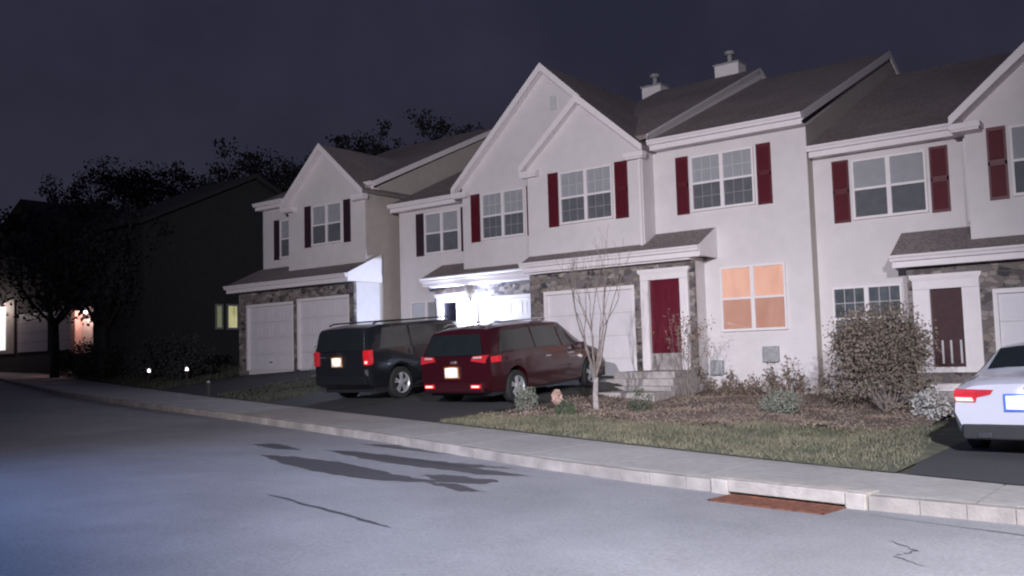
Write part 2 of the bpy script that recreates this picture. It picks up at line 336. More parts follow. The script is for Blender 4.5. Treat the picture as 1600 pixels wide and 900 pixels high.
# wet stains and cracks on the road
def sheet(name,poly,mt,dz=.004,jit=.0,nsub=6):
    pts=[]
    for i in range(len(poly)):
        a=poly[i]; b=poly[(i+1)%len(poly)]
        for k in range(nsub):
            t=k/nsub; pts.append((a[0]+(b[0]-a[0])*t+random.gauss(0,jit),a[1]+(b[1]-a[1])*t+random.gauss(0,jit)))
    m=MB(); cx=sum(p[0] for p in pts)/len(pts); cy=sum(p[1] for p in pts)/len(pts)
    vs=[(x,y,zr(x)+dz) for x,y in pts]
    m.add(vs,[tuple(range(len(vs)))]); o=m.build(name,mt); tag(o,kind='structure'); return o
pol=[[(-13.5,10.05),(-13.1,10.34),(-12.1,9.97),(-12.6,9.8)],
[(-12.1,9.15),(-11.5,9.3),(-10.4,9.22),(-9.2,8.92),(-8.4,8.68),(-7.9,8.62),(-7.95,8.5),(-8.8,8.25),(-9.8,8.36),(-11,8.68)],
[(-11.8,10.15),(-11.1,10.3),(-9.85,10.18),(-8.8,10.14),(-7.85,10.11),(-8.4,9.93),(-8.5,9.87),(-7.2,9.66),(-7.9,9.39),(-9,9.52),(-10.5,9.74)],
[(-8.5,8.92),(-8.2,9.15),(-7.3,9.07),(-7.3,8.8),(-7.8,8.6)],[(-8.0,8.5),(-7.57,8.6),(-6.9,8.37),(-7.15,8.2)],
[(-11.9,11.1),(-11.3,11.36),(-10.2,10.98),(-9.6,10.82),(-10.6,10.9),(-11.2,10.98)]]
def shrinkto(p): return [(x,min(y,Yk(x)-.02)) for x,y in p]
for p in pol: sheet('wet_stain',shrinkto(p),MT['wet'],.004,.025)
def crack(pts,w,mt='wet'):
    m=MB(); vs=[]
    P=[]
    for i in range(len(pts)-1):
        for k in range(6):
            t=k/6; P.append((pts[i][0]+(pts[i+1][0]-pts[i][0])*t+random.gauss(0,.012),pts[i][1]+(pts[i+1][1]-pts[i][1])*t+random.gauss(0,.012)))
    P.append(pts[-1]); n=len(P)
    for i,(x,y) in enumerate(P):
        ww=w*math.sin(math.pi*(i+.5)/n)**.5*random.uniform(.6,1.3); vs+=[(x,y-ww,zr(x)+.005),(x,y+ww,zr(x)+.005)]
    m.add(vs,[(2*i,2*i+2,2*i+3,2*i+1) for i in range(n-1)]); tag(m.build('road_crack',MT[mt]),kind='structure')
crack([(-8.8,6.78),(-7.62,6.51),(-6.9,6.37),(-6.3,6.22)],.035)
crack([(-2.4,8.2),(-2.1,7.9),(-2.2,7.6),(-1.9,7.4)],.012); pass
crack([(-2.9,9.3),(-1,8.9),(2,8.8)],.010)
# storm drain grate + inlet
def rot(p,c,a): 
    x,y=p[0]-c[0],p[1]-c[1]; return (c[0]+x*math.cos(a)-y*math.sin(a),c[1]+x*math.sin(a)+y*math.cos(a),p[2])
ga=math.atan2(Yk(-3.1)-Yk(-4.7),1.6); gc=(-3.88,9.42)
t=thing('drain_grate','rusty brown iron storm drain grate set in the road at the kerb','drain grate',(gc[0],gc[1],zr(-3.9)))
m=MB()
def rb(x0,x1,y0,y1,z0,z1,mb,c=gc,a=ga):
    q=MB().box(x0,x1,y0,y1,z0,z1); mb.add([(lambda w:(w[0],w[1],w[2]+zr(w[0])-zr(-3.9)))(rot(v,c,a)) for v in q.v],q.f)
zc=zr(-3.9)+.004; hl=.66; hw=.25
rb(gc[0]-hl,gc[0]+hl,gc[1]-hw,gc[1]-hw+.04,zc-.05,zc+.012,m); rb(gc[0]-hl,gc[0]+hl,gc[1]+hw-.04,gc[1]+hw,zc-.05,zc+.012,m)
rb(gc[0]-hl,gc[0]-hl+.04,gc[1]-hw,gc[1]+hw,zc-.05,zc+.01,m); rb(gc[0]+hl-.04,gc[0]+hl,gc[1]-hw,gc[1]+hw,zc-.05,zc+.01,m)
m.build('frame',MT['rust'],t)
m=MB()
for i in range(1,22): 
    x=gc[0]-hl+i*2*hl/22; rb(x-.019,x+.019,gc[1]-hw+.03,gc[1]+hw-.03,zc-.04,zc+.006,m)
m.build('bars',MT['rust'],t); m=MB(); rb(gc[0]-hl,gc[0]+hl,gc[1]-hw,gc[1]+hw,zc-.045,zc-.035,m); m.build('sump',MT['wet'],t)
t=thing('curb_inlet','pale concrete kerb inlet stone behind the rusty drain grate','kerb inlet',(-3.88,9.8,zr(-3.9)))
m=MB(); c2=(-3.88,Yk(-3.88))
rb(-4.78,-2.98,c2[1]+.09,c2[1]+.32,zr(-3.9)-.05,zr(-3.9)+.165,m,c2); rb(-4.78,-4.56,c2[1]-.03,c2[1]+.1,zr(-3.9)-.05,zr(-3.9)+.16,m,c2); rb(-3.2,-2.98,c2[1]-.03,c2[1]+.1,zr(-3.9)-.05,zr(-3.9)+.16,m,c2)
m.build('surround',MT['inlet'],t,bevel=.015); m=MB(); rb(-4.56,-3.2,c2[1]-.02,c2[1]+.1,zr(-3.9)+.03,zr(-3.9)+.162,m,c2); m.build('lintel',MT['inlet'],t,bevel=.012)
# ------------------------------------------------------------------ house builders
def window(root,x0,x1,z0,z1,Y,units=2,grid=True,upper='blind',lower='screen',lit=None,label=None,shut=None,axis='Y'):
    """sash window on a wall facing -Y, frame stands proud of the wall"""
    f=MB(); fw=.055; d=.07
    T=(lambda v:v)
    f.box(x0,x1,Y-d,Y,z1-fw,z1); f.box(x0,x1,Y-d-.02,Y,z0-.01,z0+fw)
    xs=[x0+(x1-x0)*i/units for i in range(units+1)]
    for i,x in enumerate(xs):
        w=fw if 0<i<units else fw*.8
        a,b=(x,x+fw) if i==0 else ((x-fw,x) if i==units else (x-w,x+w)); f.box(a,b,Y-d+.004,Y,z0+fw,z1-fw)
    zm=(z0+z1)/2
    for i in range(units): f.box(xs[i]+fw,xs[i+1]-fw,Y-d+.008,Y,zm-.03,zm+.03)
    w=f.build('window',MT['trim'],root,label=label)
    pa=MB(); bl=MB(); sc=MB(); mu=MB(); lo=MB()
    for i in range(units):
        a,b=xs[i]+fw*.9,xs[i+1]-fw*.9
        pa.box(a,b,Y-.040,Y-.036,zm,z1-fw); pa.box(a,b,Y-.034,Y-.030,z0+fw,zm)
        bl.box(a,b,Y-.012,Y-.004,zm,z1-fw); lo.box(a,b,Y-.010,Y-.004,z0+fw,zm)
        if grid:
            for (q0,q1) in ((z0+fw,zm-.03),(zm+.03,z1-fw)):
                for k in (1,2): x=a+(b-a)*k/3; mu.box(x-.011,x+.011,Y-.028,Y-.020,q0,q1)
                mu.box(a,b,Y-.029,Y-.019,(q0+q1)/2-.011,(q0+q1)/2+.011)
        sc.box(a,b,Y-.050,Y-.048,z0+fw,zm-.03)
    pa.build('pane',MT['glass'],w)
    bl.build('blind',MT['lit_orange'] if lit=='orange' else (MT['lit_yellow'] if lit=='yellow' else MT[upper]),w)
    lo.build('curtain',MT['lit_orange'] if lit=='orange' else (MT['lit_yellow'] if lit=='yellow' else MT['curtain' if lower=='dark' else 'blind_low']),w)
    if grid: mu.build('muntins',MT['trim'],w)
    if lower=='screen' or lit=='orange': sc.build('insect_screen',MT['screen'],w)
    if shut:
        for (a,b) in shut: shutter(root,a,b,z0-.04,z1+.04,Y)
    return w
def shutter(root,x0,x1,z0,z1,Y):
    sm='shutter_dim' if root is HOUSE_DIM else 'shutter'
    m=MB(); m.box(x0,x1,Y-.03,Y,z0,z1)
    for (a,b) in ((z0,z0+.06),(z1-.06,z1),((z0+z1)/2-.04,(z0+z1)/2+.04)): m.box(x0,x1,Y-.045,Y-.03,a,b)
    m.box(x0,x0+.045,Y-.045,Y-.03,z0+.06,z1-.06); m.box(x1-.045,x1,Y-.045,Y-.03,z0+.06,z1-.06)
    z=z0+.08
    while z<z1-.1:
        if abs(z-(z0+z1)/2)>.07: m.add([(x0+.045,Y-.03,z),(x1-.045,Y-.03,z),(x1-.045,Y-.042,z-.004),(x0+.045,Y-.042,z-.004),(x0+.045,Y-.03,z+.03),(x1-.045,Y-.03,z+.03)],[(0,1,2,3),(3,2,5,4)])
        z+=.045
    m.build('shutter',MT[sm],root)
def garage_door(root,x0,x1,z0,z1,Y):
    m=MB(); n=4; h=(z1-z0)/n
    for i in range(n):
        a,b=z0+i*h+.006,z0+(i+1)*h-.006; m.box(x0,x1,Y-.03,Y,a,b)
        k=4; w=(x1-x0)/k
        for j in range(k):
            p,q=x0+j*w+.08,x0+(j+1)*w-.08
            m.box(p,q,Y-.037,Y-.03,a+.09,a+.11); m.box(p,q,Y-.037,Y-.03,b-.11,b-.09); m.box(p,p+.02,Y-.037,Y-.03,a+.11,b-.11); m.box(q-.02,q,Y-.037,Y-.03,a+.11,b-.11)
    g=m.build('garage_door',MT['door_white'],root)
    f=MB().box(x0-.1,x0-.003,Y-.115,Y,z0,z1+.0).box(x1+.003,x1+.1,Y-.115,Y,z0,z1).box(x0-.1,x1+.1,Y-.12,Y,z1+.003,z1+.11); f.build('door_trim',MT['trim'],g)
    MB().box((x0+x1)/2-.08,(x0+x1)/2+.08,Y-.06,Y-.037,z0+.28,z0+.32).build('handle',MT['metal_dark'],g)
def front_door(root,x0,x1,z0,z1,Y,matn,sx0,sx1,sz1,kick=.42,grille=False):
    """door leaf plus white pilasters and crown header, stands on the stone"""
    s=MB().box(sx0,x0-.004,Y-.16,Y,z0-.0,z1+.0).box(x1+.004,sx1,Y-.16,Y,z0,z1).box(sx0,sx1,Y-.165,Y,z1+.004,sz1-.09).box(sx0-.06,sx1+.06,Y-.21,Y,sz1-.09,sz1).box(sx0-.03,sx1+.03,Y-.19,Y,sz1-.13,sz1-.09)
    s.box(sx0+.05,x0-.1,Y-.175,Y-.16,z0+.2,z1-.1); s.box(x1+.1,sx1-.05,Y-.175,Y-.16,z0+.2,z1-.1)
    s.build('door_surround',MT['trim'],root)
    d=MB().box(x0,x1,Y-.05,Y,z0+kick,z1); w=(x1-x0)
    for i in (0,1):
        p=x0+.12+i*(w/2-.03); q=p+w/2-.21
        for (a,b) in ((.52,.90),(.08,.46)):
            za=z0+kick+(z1-z0-kick)*a; zb=z0+kick+(z1-z0-kick)*b
            d.box(p,q,Y-.058,Y-.05,za,za+.02); d.box(p,q,Y-.058,Y-.05,zb-.02,zb); d.box(p,p+.02,Y-.058,Y-.05,za+.02,zb-.02); d.box(q-.02,q,Y-.058,Y-.05,za+.02,zb-.02)
    dd=d.build('front_door',MT[matn],root)
    MB().lathe([(0,-.10),(.03,-.10),(.03,-.07),(.012,-.06),(.012,-.05)],(x0+.08,Y,z0+1.05),'Y',12).build('knob',MT['brass'],dd,smooth=True)
    MB().box(x0,x1,Y-.09,Y,z0,z0+kick-.004).build('kick_panel',MT['steps'] if not grille else MT['trim'],dd)
    if grille:
        g=MB()
        for k in range(1,5): x=x0+w*k/5; 
        for k,x in enumerate([x0+w*.28,x0+w*.55,x0+w*.86]): g.box(x-.022,x+.022,Y-.064,Y-.058,z0+kick+.08,z0+kick+.62)
        g.build('grille_bars',MT['blind'],dd)
def body(root,x0,x1,yf,yb,zb,ze,yr,zrg,mt='siding',name='wall'):
    MB().prism([(x0,yf,zb),(x0,yf,ze),(x0,yr,zrg),(x0,yb,ze),(x0,yb,zb)],(x1-x0,0,0)).build(name,MT[mt],root)
def holes(x0,x1,z0,z1,hs,y0,y1,m=None):
    m=m or MB(); xs=sorted({x0,x1,*[h[0] for h in hs],*[h[1] for h in hs]})
    for a,b in zip(xs,xs[1:]):
        cur=z0
        for h in sorted([h for h in hs if h[0]<=a and h[1]>=b],key=lambda h:h[2]):
            if h[2]>cur: m.box(a,b,y0,y1,cur,h[2])
            cur=h[3]
        if cur<z1: m.box(a,b,y0,y1,cur,z1)
    return m
def main_roof(root,x0,x1,ye,ze,yr,zrg,yb,t=.13,gut=True,rake=True):
    sl=(zrg-ze)/(yr-ye); zb=zrg-sl*(yb-yr)
    r=MB().prism([(x0,ye,ze),(x0,yr,zrg),(x0,yb,zb),(x0,yb,zb-t),(x0,yr,zrg-t),(x0,ye,ze-t)],(x1-x0,0,0))
    o=r.build('roof',MT['roof'],root)
    if rake:
        k=MB(); 
        for (a,b) in ((x1+.004,x1+.05),):
            k.prism([(a,ye+.02,ze+.01),(a,yr,zrg+.01),(a,yb,zb+.01),(a,yb,zb-.22),(a,yr,zrg-.22),(a,ye+.02,ze-.2)],(b-a,0,0))
        k.build('rake_board',MT['trim'],o)
    if gut: gutter(root,x0,x1+.05,ye,ze)
    return o
def gutter(root,x0,x1,ye,ze,fr_=.16,depth=.35):
    m=MB(); y=ye-.11
    # K-style profile
    m.prism([(x0,y+.11,ze-.15),(x0,y+.03,ze-.15),(x0,y+.015,ze-.09),(x0,y-.015,ze-.05),(x0,y-.02,ze-.01),(x0,y+.11,ze-.01)],(x1-x0,0,0))
    g=m.build('gutter',MT['trim'],root)
    MB().box(x0+.03,x1-.03,ye+.01,ye+.05,ze-.30,ze-.153).build('fascia',MT['trim'],g)
    MB().box(x0+.03,x1-.03,ye+.052,ye+depth,ze-.29,ze-.25).build('soffit',MT['trim'],g)
def gable(root,x0,x1,yw,yf,z_e,xc,za,yback,over=.18,ret=True,t=.12,name_l=None,face=True):
    """front facing gable: wall triangle at yw, roof from yf back to yback; roof edge passes z_e at x0-over/x1+over"""
    xl,xr=x0-over,x1+over; sl=(za-z_e)/(xc-xl); sr=(za-z_e)/(xr-xc)
    if face:
        MB().prism([(x0,yw,z_e-.02),(x1,yw,z_e-.02),(x1,yw,za-sr*(x1-xc)-t),(xc,yw,za-t),(x0,yw,za-sl*(xc-x0)-t)],(0,.4,0)).build('gable_wall',MT['siding'],root)
    o=MB().prism([(xl,yf+.03,z_e),(xc,yf+.03,za),(xr,yf+.03,z_e),(xr,yf+.03,z_e-t),(xc,yf+.03,za-t*1.2),(xl,yf+.03,z_e-t)],(0,yback-yf-.03,0)).build('gable_roof',MT['roof'],root)
    h=.20
    k=MB().prism([(xl-.02,yf,z_e+.01),(xc,yf,za+.03),(xc,yf,za-h*1.15),(xl-.02,yf,z_e-h)],(0,.028,0)).prism([(xr+.02,yf,z_e+.01),(xr+.02,yf,z_e-h),(xc,yf,za-h*1.15),(xc,yf,za+.03)],(0,.028,0))
    # soffit under the rake
    k.prism([(xl,yf+.03,z_e-h+.05),(xc,yf+.03,za-h*1.15+.06),(xc,yf+.03,za-h*1.15+.02),(xl,yf+.03,z_e-h+.01)],(0,yw-yf-.03,0))
    k.prism([(xr,yf+.03,z_e-h+.05),(xr,yf+.03,z_e-h+.01),(xc,yf+.03,za-h*1.15+.02),(xc,yf+.03,za-h*1.15+.06)],(0,yw-yf-.03,0))
    k.build('rake_board',MT['trim'],o)
    if ret:
        for (a,b) in ((xl-.03,xl+.62),(xr-.62,xr+.03)):
            MB().box(a,b,yf+.03,yw-.002,z_e-.30,z_e-.16).box(a+.03,b-.03,yf+.06,yw-.002,z_e-.35,z_e-.302).build('cornice_return',MT['trim'],o)
    return o
def porch_roof(root,x0,x1,ye,ze,yb,zb,steps=None,t=.10):
    m=MB().prism([(x0,ye,ze),(x0,yb,zb),(x0,yb,zb-t),(x0,ye,ze-t)],(x1-x0,0,0))
    o=m.build('porch_roof',MT['roof'],root)
    MB().prism([(x1+.003,ye+.02,ze+.01),(x1+.003,yb,zb+.01),(x1+.003,yb,ze-.28),(x1+.003,ye+.02,ze-.28)],(.04,0,0)).build('end_board',MT['trim'],o)
    gutter(root,x0,x1+.04,ye,ze)
def downspout(root,x,y,z0,z1):
    MB().box(x-.035,x+.035,y-.07,y-.01,z0,z1).build('downspout',MT['trim'],root)
def chimney(root,x,y,z,h=.85,w=.8):
    c=MB().box(x-w/2,x+w/2,y-.35,y+.35,z-1,z+h).build('chimney',MT['trim'],root)
    MB().box(x-w/2-.05,x+w/2+.05,y-.4,y+.4,z+h,z+h+.06).build('cap',MT['grey_box'],c)
    MB().lathe([(0,z+h+.06),(.09,z+h+.06),(.09,z+h+.42),(.2,z+h+.44),(.2,z+h+.56),(0,z+h+.62)],(x,y,0),'Z',12).build('flue',MT['grey_box'],c)
# ---- dwelling B (centre, orange window)
RY,RB=31.9,40.3
hb=thing('townhouse','white townhouse with red front door and glowing orange window','house',(-12.9,23.1,-1.0))
body(hb,-17.0,-12.92,23.8,40,-1.6,6.1,RY,10.05); body(hb,-12.95,-8.44,23.71,40,-1.6,5.9,RY,9.65)
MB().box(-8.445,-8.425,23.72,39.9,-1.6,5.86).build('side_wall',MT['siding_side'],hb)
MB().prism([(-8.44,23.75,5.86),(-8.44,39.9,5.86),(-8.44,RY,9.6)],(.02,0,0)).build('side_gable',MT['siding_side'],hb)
main_roof(hb,-17.0,-12.92,23.3,6.32,RY,10.27,RB,gut=False)
# white wall strip of the step between the two roof levels
sl=(10.27-6.32)/(RY-23.3)
MB().prism([(-12.90,23.32,6.28),(-12.90,RY,10.24),(-12.90,RY,9.78),(-12.90,23.32,5.82)],(.03,0,0)).build('step_wall',MT['trim'],hb)
main_roof(hb,-12.87,-8.40,23.3,6.12,RY,9.86,RB)
chimney(hb,-14.35,32.6,10.1,.72,.95); chimney(hb,-17.9,33.2,10.1,.72,.85)
MB().box(-17.05,-12.95,23.06,24.0,2.6,5.90).build('bay_wall',MT['siding'],hb)
gable(hb,-17.05,-12.95,23.06,22.8,5.92,-14.98,7.80,27.5,over=.12)
# lower front: stone veneer over masonry
MB().box(-17.0,-11.47,23.10,24.0,-1.6,2.62).build('wing_wall',MT['siding'],hb)
GB=(-16.4,-13.42,-.75,1.87); DB=(-12.83,-11.86,-.45,2.06)
holes(-17.0,-11.45,-1.6,2.52,[(GB[0]-.1,GB[1]+.1,-1.6,GB[3]+.11),(-12.85,-11.84,-.45,2.08)],22.98,23.098).build('stone_veneer',MT['stone'],hb)
garage_door(hb,GB[0],GB[1],GB[2],GB[3],23.095)
front_door(hb,DB[0],DB[1],DB[2],DB[3],23.06,'door_red',-13.08,-11.6,2.37,kick=.47)
MB().box(-17.02,-11.43,22.72,23.5,2.53,2.60).build('frieze',MT['trim'],hb)
porch_roof(hb,-17.05,-11.1,22.6,2.88,23.72,3.46)
MB().box(-11.44,-8.5,23.69,23.708,-.95,-.90).build('sill_band',MT['trim'],hb)
window(hb,-15.80,-13.94,3.98,5.56,23.06,shut=[(-16.24,-15.88),(-13.86,-13.44)])
window(hb,-11.75,-9.88,3.96,5.53,23.71,shut=[(-12.22,-11.84),(-9.80,-9.40)])
window(hb,-11.0,-9.15,.56,2.32,23.71,grid=False,lit='orange',label='double window glowing orange behind closed blinds')
downspout(hb,-13.02,23.06,2.9,5.7); 
MB().box(-9.85,-9.42,23.58,23.71,-.30,.12).build('meter_box',MT['grey_box'],hb,bevel=.02)
MB().box(-11.35,-11.0,23.55,23.71,-.62,-.22).build('meter_box',MT['grey_box'],hb,bevel=.02)
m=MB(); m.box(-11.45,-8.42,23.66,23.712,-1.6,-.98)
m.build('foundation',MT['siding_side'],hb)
# steps to B
t=thing('stone_steps','weathered grey stone steps leading up to the red front door','steps',(-12.4,22.2,-1.0))
for i,(a,b,c,d,z) in enumerate([(-13.35,-11.5,21.75,22.97,-.46),(-13.62,-11.35,21.35,23.0,-.64),(-13.9,-11.2,20.95,23.0,-.82),(-14.0,-11.1,19.9,21.0,-.93)]):
    MB().box(a,b,c,d-.001*i,-1.5,z).build('step',MT['steps'],t,bevel=.02)
# ---- dwelling A (left half of the pair, big gable, porch light on)
ha=thing('townhouse','white townhouse under the tallest gable with a blazing white porch light','house',(-20.5,24.2,-.6))
body(ha,-24.3,-17.02,24.75,40,-1.2,5.62,RY,8.95)
main_roof(ha,-24.45,-17.0,24.38,5.80,RY,9.20,RB,rake=False)
MB().box(-20.62,-17.0,24.1,25.0,2.6,5.84).build('bay_wall',MT['siding'],ha)
gable(ha,-20.62,-13.34,24.1,23.8,5.86,-16.98,9.42,31.2,over=.24)
ORG_=None
MB().box(-20.18+3.4,-20.18+3.62,24.06,24.1,7.9,8.35).build('gable_vent',MT['blind'],ha)
GA=(-20.05,-17.45,-.6,1.95)
MB().box(-21.9,-17.0,24.14,25.0,-1.2,2.60).build('wing_wall',MT['siding'],ha)
holes(-21.92,-17.02,-1.2,2.50,[(GA[0]-.1,GA[1]+.1,-1.2,GA[3]+.11),(-21.58,-20.86,-.5,1.99)],24.02,24.138).build('stone_veneer',MT['stone'],ha)
garage_door(ha,GA[0],GA[1],GA[2],GA[3],24.135)
front_door(ha,-21.56,-20.88,-.45,1.97,24.11,'door_navy',-21.80,-20.60,2.28)
MB().box(-21.95,-17.06,23.75,24.4,2.51,2.58).build('frieze',MT['trim'],ha)
porch_roof(ha,-22.2,-17.07,23.65,2.86,24.78,3.40)
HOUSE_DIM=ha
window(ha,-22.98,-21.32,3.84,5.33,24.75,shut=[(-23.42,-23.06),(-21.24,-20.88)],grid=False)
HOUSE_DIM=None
window(ha,-19.74,-17.92,3.99,5.55,24.1,shut=[(-20.22,-19.84),(-17.84,-17.5)])
window(ha,-23.75,-22.2,.4,2.15,24.75,grid=False)
lt=MB().box(-20.36,-20.26,23.93,24.02,1.72,2.02).build('porch_lantern',MT['metal_dark'],ha)
MB().lathe([(0,1.74),(.07,1.76),(.09,1.95),(.05,2.02),(0,2.03)],(-20.31,23.84,0),'Z',12).build('lamp_glass',MT['lit_white'],lt,smooth=True)
pl=bpy.data.lights.new('porch_light','POINT'); pl.energy=950; pl.color=(.62,.73,1); pl.shadow_soft_size=.05
po=bpy.data.objects.new('porch_light',pl); COL.objects.link(po); po.location=(-20.31,23.72,1.9); 
po.parent=lt; po.matrix_parent_inverse=Matrix.Identity(4); po.location=Vector((-20.31,23.82,1.62))-Vector(ORG[lt.name])
# ---- dwelling H1 (left, white side lit by the porch light)
h1=thing('townhouse','dim townhouse with two garage doors and a beige side wall','house',(-28,23.0,-.2))
HOUSE_DIM=h1
body(h1,-31.5,-24.72,24.05,40,-.9,6.45,31.7,10.0)
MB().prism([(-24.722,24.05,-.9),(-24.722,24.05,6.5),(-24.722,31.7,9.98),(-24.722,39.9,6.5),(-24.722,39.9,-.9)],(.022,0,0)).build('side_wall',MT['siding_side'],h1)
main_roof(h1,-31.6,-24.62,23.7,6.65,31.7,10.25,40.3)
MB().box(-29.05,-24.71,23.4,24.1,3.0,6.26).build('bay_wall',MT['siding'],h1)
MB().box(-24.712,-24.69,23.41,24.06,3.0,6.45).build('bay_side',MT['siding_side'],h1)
gable(h1,-29.05,-24.71,23.4,23.1,6.28,-26.9,8.32,28.5,over=.14)
MB().box(-31.4,-24.705,22.9,24.1,-.9,2.95).build('wing_wall',MT['siding'],h1)
G1=(-30.85,-28.15,-.2,2.28); G2=(-27.75,-25.05,-.2,2.34)
holes(-31.42,-24.69,-.9,2.9,[(G1[0]-.1,G1[1]+.1,-.9,G1[3]+.11),(G2[0]-.1,G2[1]+.1,-.9,G2[3]+.11)],22.78,22.898).build('stone_veneer',MT['stone'],h1)
garage_door(h1,*G1,22.895); garage_door(h1,*G2,22.895)
porch_roof(h1,-31.7,-24.6,22.35,3.18,24.06,3.95)
window(h1,-27.62,-25.92,4.50,6.02,23.4,grid=False,shut=[(-28.05,-27.7),(-25.84,-25.48)])
window(h1,-30.35,-29.5,4.3,5.85,24.05,units=1,grid=False,shut=[(-30.75,-30.42),(-29.43,-29.12)])
# ---- dwelling D (right, recessed wall + stone wing + gable)
hd=thing('townhouse','white townhouse with dark maroon storm door behind the white car','house',(-4.5,23.6,-1.3))
body(hd,-8.47,.6,24.1,40,-1.7,5.05,31.7,8.55)
main_roof(hd,-8.41,.6,23.7,5.28,31.7,8.98,40.3,rake=False)
MB().box(-4.6,.4,23.45,24.2,2.3,5.24).build('bay_wall',MT['siding'],hd)
gable(hd,-4.6,0.0,23.45,22.95,5.26,-2.25,7.42,29,over=.2)
MB().box(-6.02,.4,23.5,24.2,-1.7,2.15).build('wing_wall',MT['siding'],hd)
GD=(-4.12,-1.3,-1.4,1.15)
holes(-6.05,.4,-1.7,1.98,[(GD[0]-.1,GD[1]+.1,-1.7,GD[3]+.11),(-5.56,-4.83,-.62,1.36)],23.38,23.498).build('stone_veneer',MT['stone'],hd)
garage_door(hd,*GD,23.495)
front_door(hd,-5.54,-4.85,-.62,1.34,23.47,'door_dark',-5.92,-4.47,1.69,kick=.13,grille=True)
MB().box(-6.07,.42,23.1,23.8,1.99,2.05).build('frieze',MT['trim'],hd)
porch_roof(hd,-6.3,.5,23.0,2.18,24.11,2.83)
window(hd,-7.42,-5.62,3.28,4.82,24.1,grid=False,shut=[(-7.92,-7.50),(-5.54,-5.12)])
window(hd,-8.08,-6.35,-.05,1.58,24.1,grid=True,upper='screen_bg',lower='dark')
window(hd,-3.66,-1.86,3.33,4.93,23.45,grid=False,shut=[(-4.14,-3.74),(-1.78,-1.4)])
downspout(hd,-4.68,23.9,2.9,5.0)
t=thing('stone_stoop','low stoop and steps under the maroon storm door','steps',(-5.2,23.1,-1.3))
MB().box(-5.98,-4.4,22.75,23.37,-1.6,-.86).build('landing',MT['trim'],t,bevel=.015)
MB().box(-6.1,-4.35,22.35,22.745,-1.6,-1.02).build('step',MT['steps'],t,bevel=.02); MB().box(-6.1,-4.35,21.95,22.345,-1.6,-1.16).build('step',MT['steps'],t,bevel=.02)
# ---- dark house H0
h0=thing('townhouse','unlit dark townhouse with a yellow lit window left of the garages','house',(-44,27,.2))
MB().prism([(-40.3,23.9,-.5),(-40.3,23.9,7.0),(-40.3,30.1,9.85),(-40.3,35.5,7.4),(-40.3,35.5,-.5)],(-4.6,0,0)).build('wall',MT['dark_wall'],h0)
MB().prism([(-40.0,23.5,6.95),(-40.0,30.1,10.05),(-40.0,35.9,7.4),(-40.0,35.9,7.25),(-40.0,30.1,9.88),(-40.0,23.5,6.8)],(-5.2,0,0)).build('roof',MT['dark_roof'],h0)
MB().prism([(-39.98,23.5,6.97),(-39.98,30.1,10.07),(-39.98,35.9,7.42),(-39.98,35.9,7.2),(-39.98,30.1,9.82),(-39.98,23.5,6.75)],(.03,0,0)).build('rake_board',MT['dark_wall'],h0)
for (y0,y1,z0,z1,mt) in ((27.87,28.16,1.95,3.03,'lit_yellow_dim'),(28.55,29.08,1.95,3.05,'lit_yellow')):
    f=MB().box(-40.3,-40.24,y0-.08,y1+.08,z1,z1+.1).box(-40.3,-40.24,y0-.08,y1+.08,z0-.1,z0).box(-40.3,-40.24,y0-.08,y0,z0,z1).box(-40.3,-40.24,y1,y1+.08,z0,z1).build('window',MT['grey_box'],h0)
    MB().box(-40.3,-40.28,y0,y1,z0,z1).build('pane',MT[mt],f)
MB().box(-43.6,-41.8,23.86,23.9,3.6,5.2).build('window',MT['curtain'],h0)
# ---- far left house with porch lamp
hl_=thing('house','dark house at the far left with a bluish garage door and lit porch','house',(-62,28.5,1.4))
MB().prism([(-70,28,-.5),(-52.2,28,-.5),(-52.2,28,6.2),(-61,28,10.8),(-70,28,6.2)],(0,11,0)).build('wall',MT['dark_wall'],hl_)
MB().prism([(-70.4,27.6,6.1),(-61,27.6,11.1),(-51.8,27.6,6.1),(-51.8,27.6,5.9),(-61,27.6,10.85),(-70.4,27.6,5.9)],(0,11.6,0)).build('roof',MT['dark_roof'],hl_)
for (a,b) in ((-61.9,-58.0),(-57.2,-54.9)):
    g=MB()
    for k in range(4): g.box(a,b,27.93,27.99,1.25+k*.61,1.25+k*.61+.59)
    g.build('garage_door',MT['door_white'],hl_)
MB().box(-54.25,-53.7,27.5,27.95,1.0,3.5).build('porch_post',MT['bloom'],hl_)
MB().box(-53.7,-52.3,27.93,27.99,1.0,3.0).build('entry_wall',MT['siding_side'],hl_)
MB().prism([(-54.5,26.9,3.55),(-54.5,27.99,4.0),(-54.5,27.99,3.85),(-54.5,26.9,3.45)],(2.6,0,0)).build('porch_roof',MT['siding_side'],hl_)
MB().box(-67.5,-62.4,27.92,27.99,1.2,4.7).build('porch_wall',MT['siding_side'],hl_)
d=MB().box(-66.2,-64.9,27.86,27.915,1.45,3.9).build('front_door',MT['bloom'],hl_)
MB().box(-64.85,-63.55,27.86,27.915,1.45,4.3).box(-66.2,-64.86,27.86,27.915,3.92,4.3).build('lit_sidelight',MT['lit_door'],hl_)
r_=MB().box(-67,-61.9,26.2,26.25,2.35,2.43)
for k in range(18): r_.box(-67+k*.3,-66.95+k*.3,26.2,26.25,1.2,2.35)
r_.build('porch_railing',MT['stalk'],hl_)
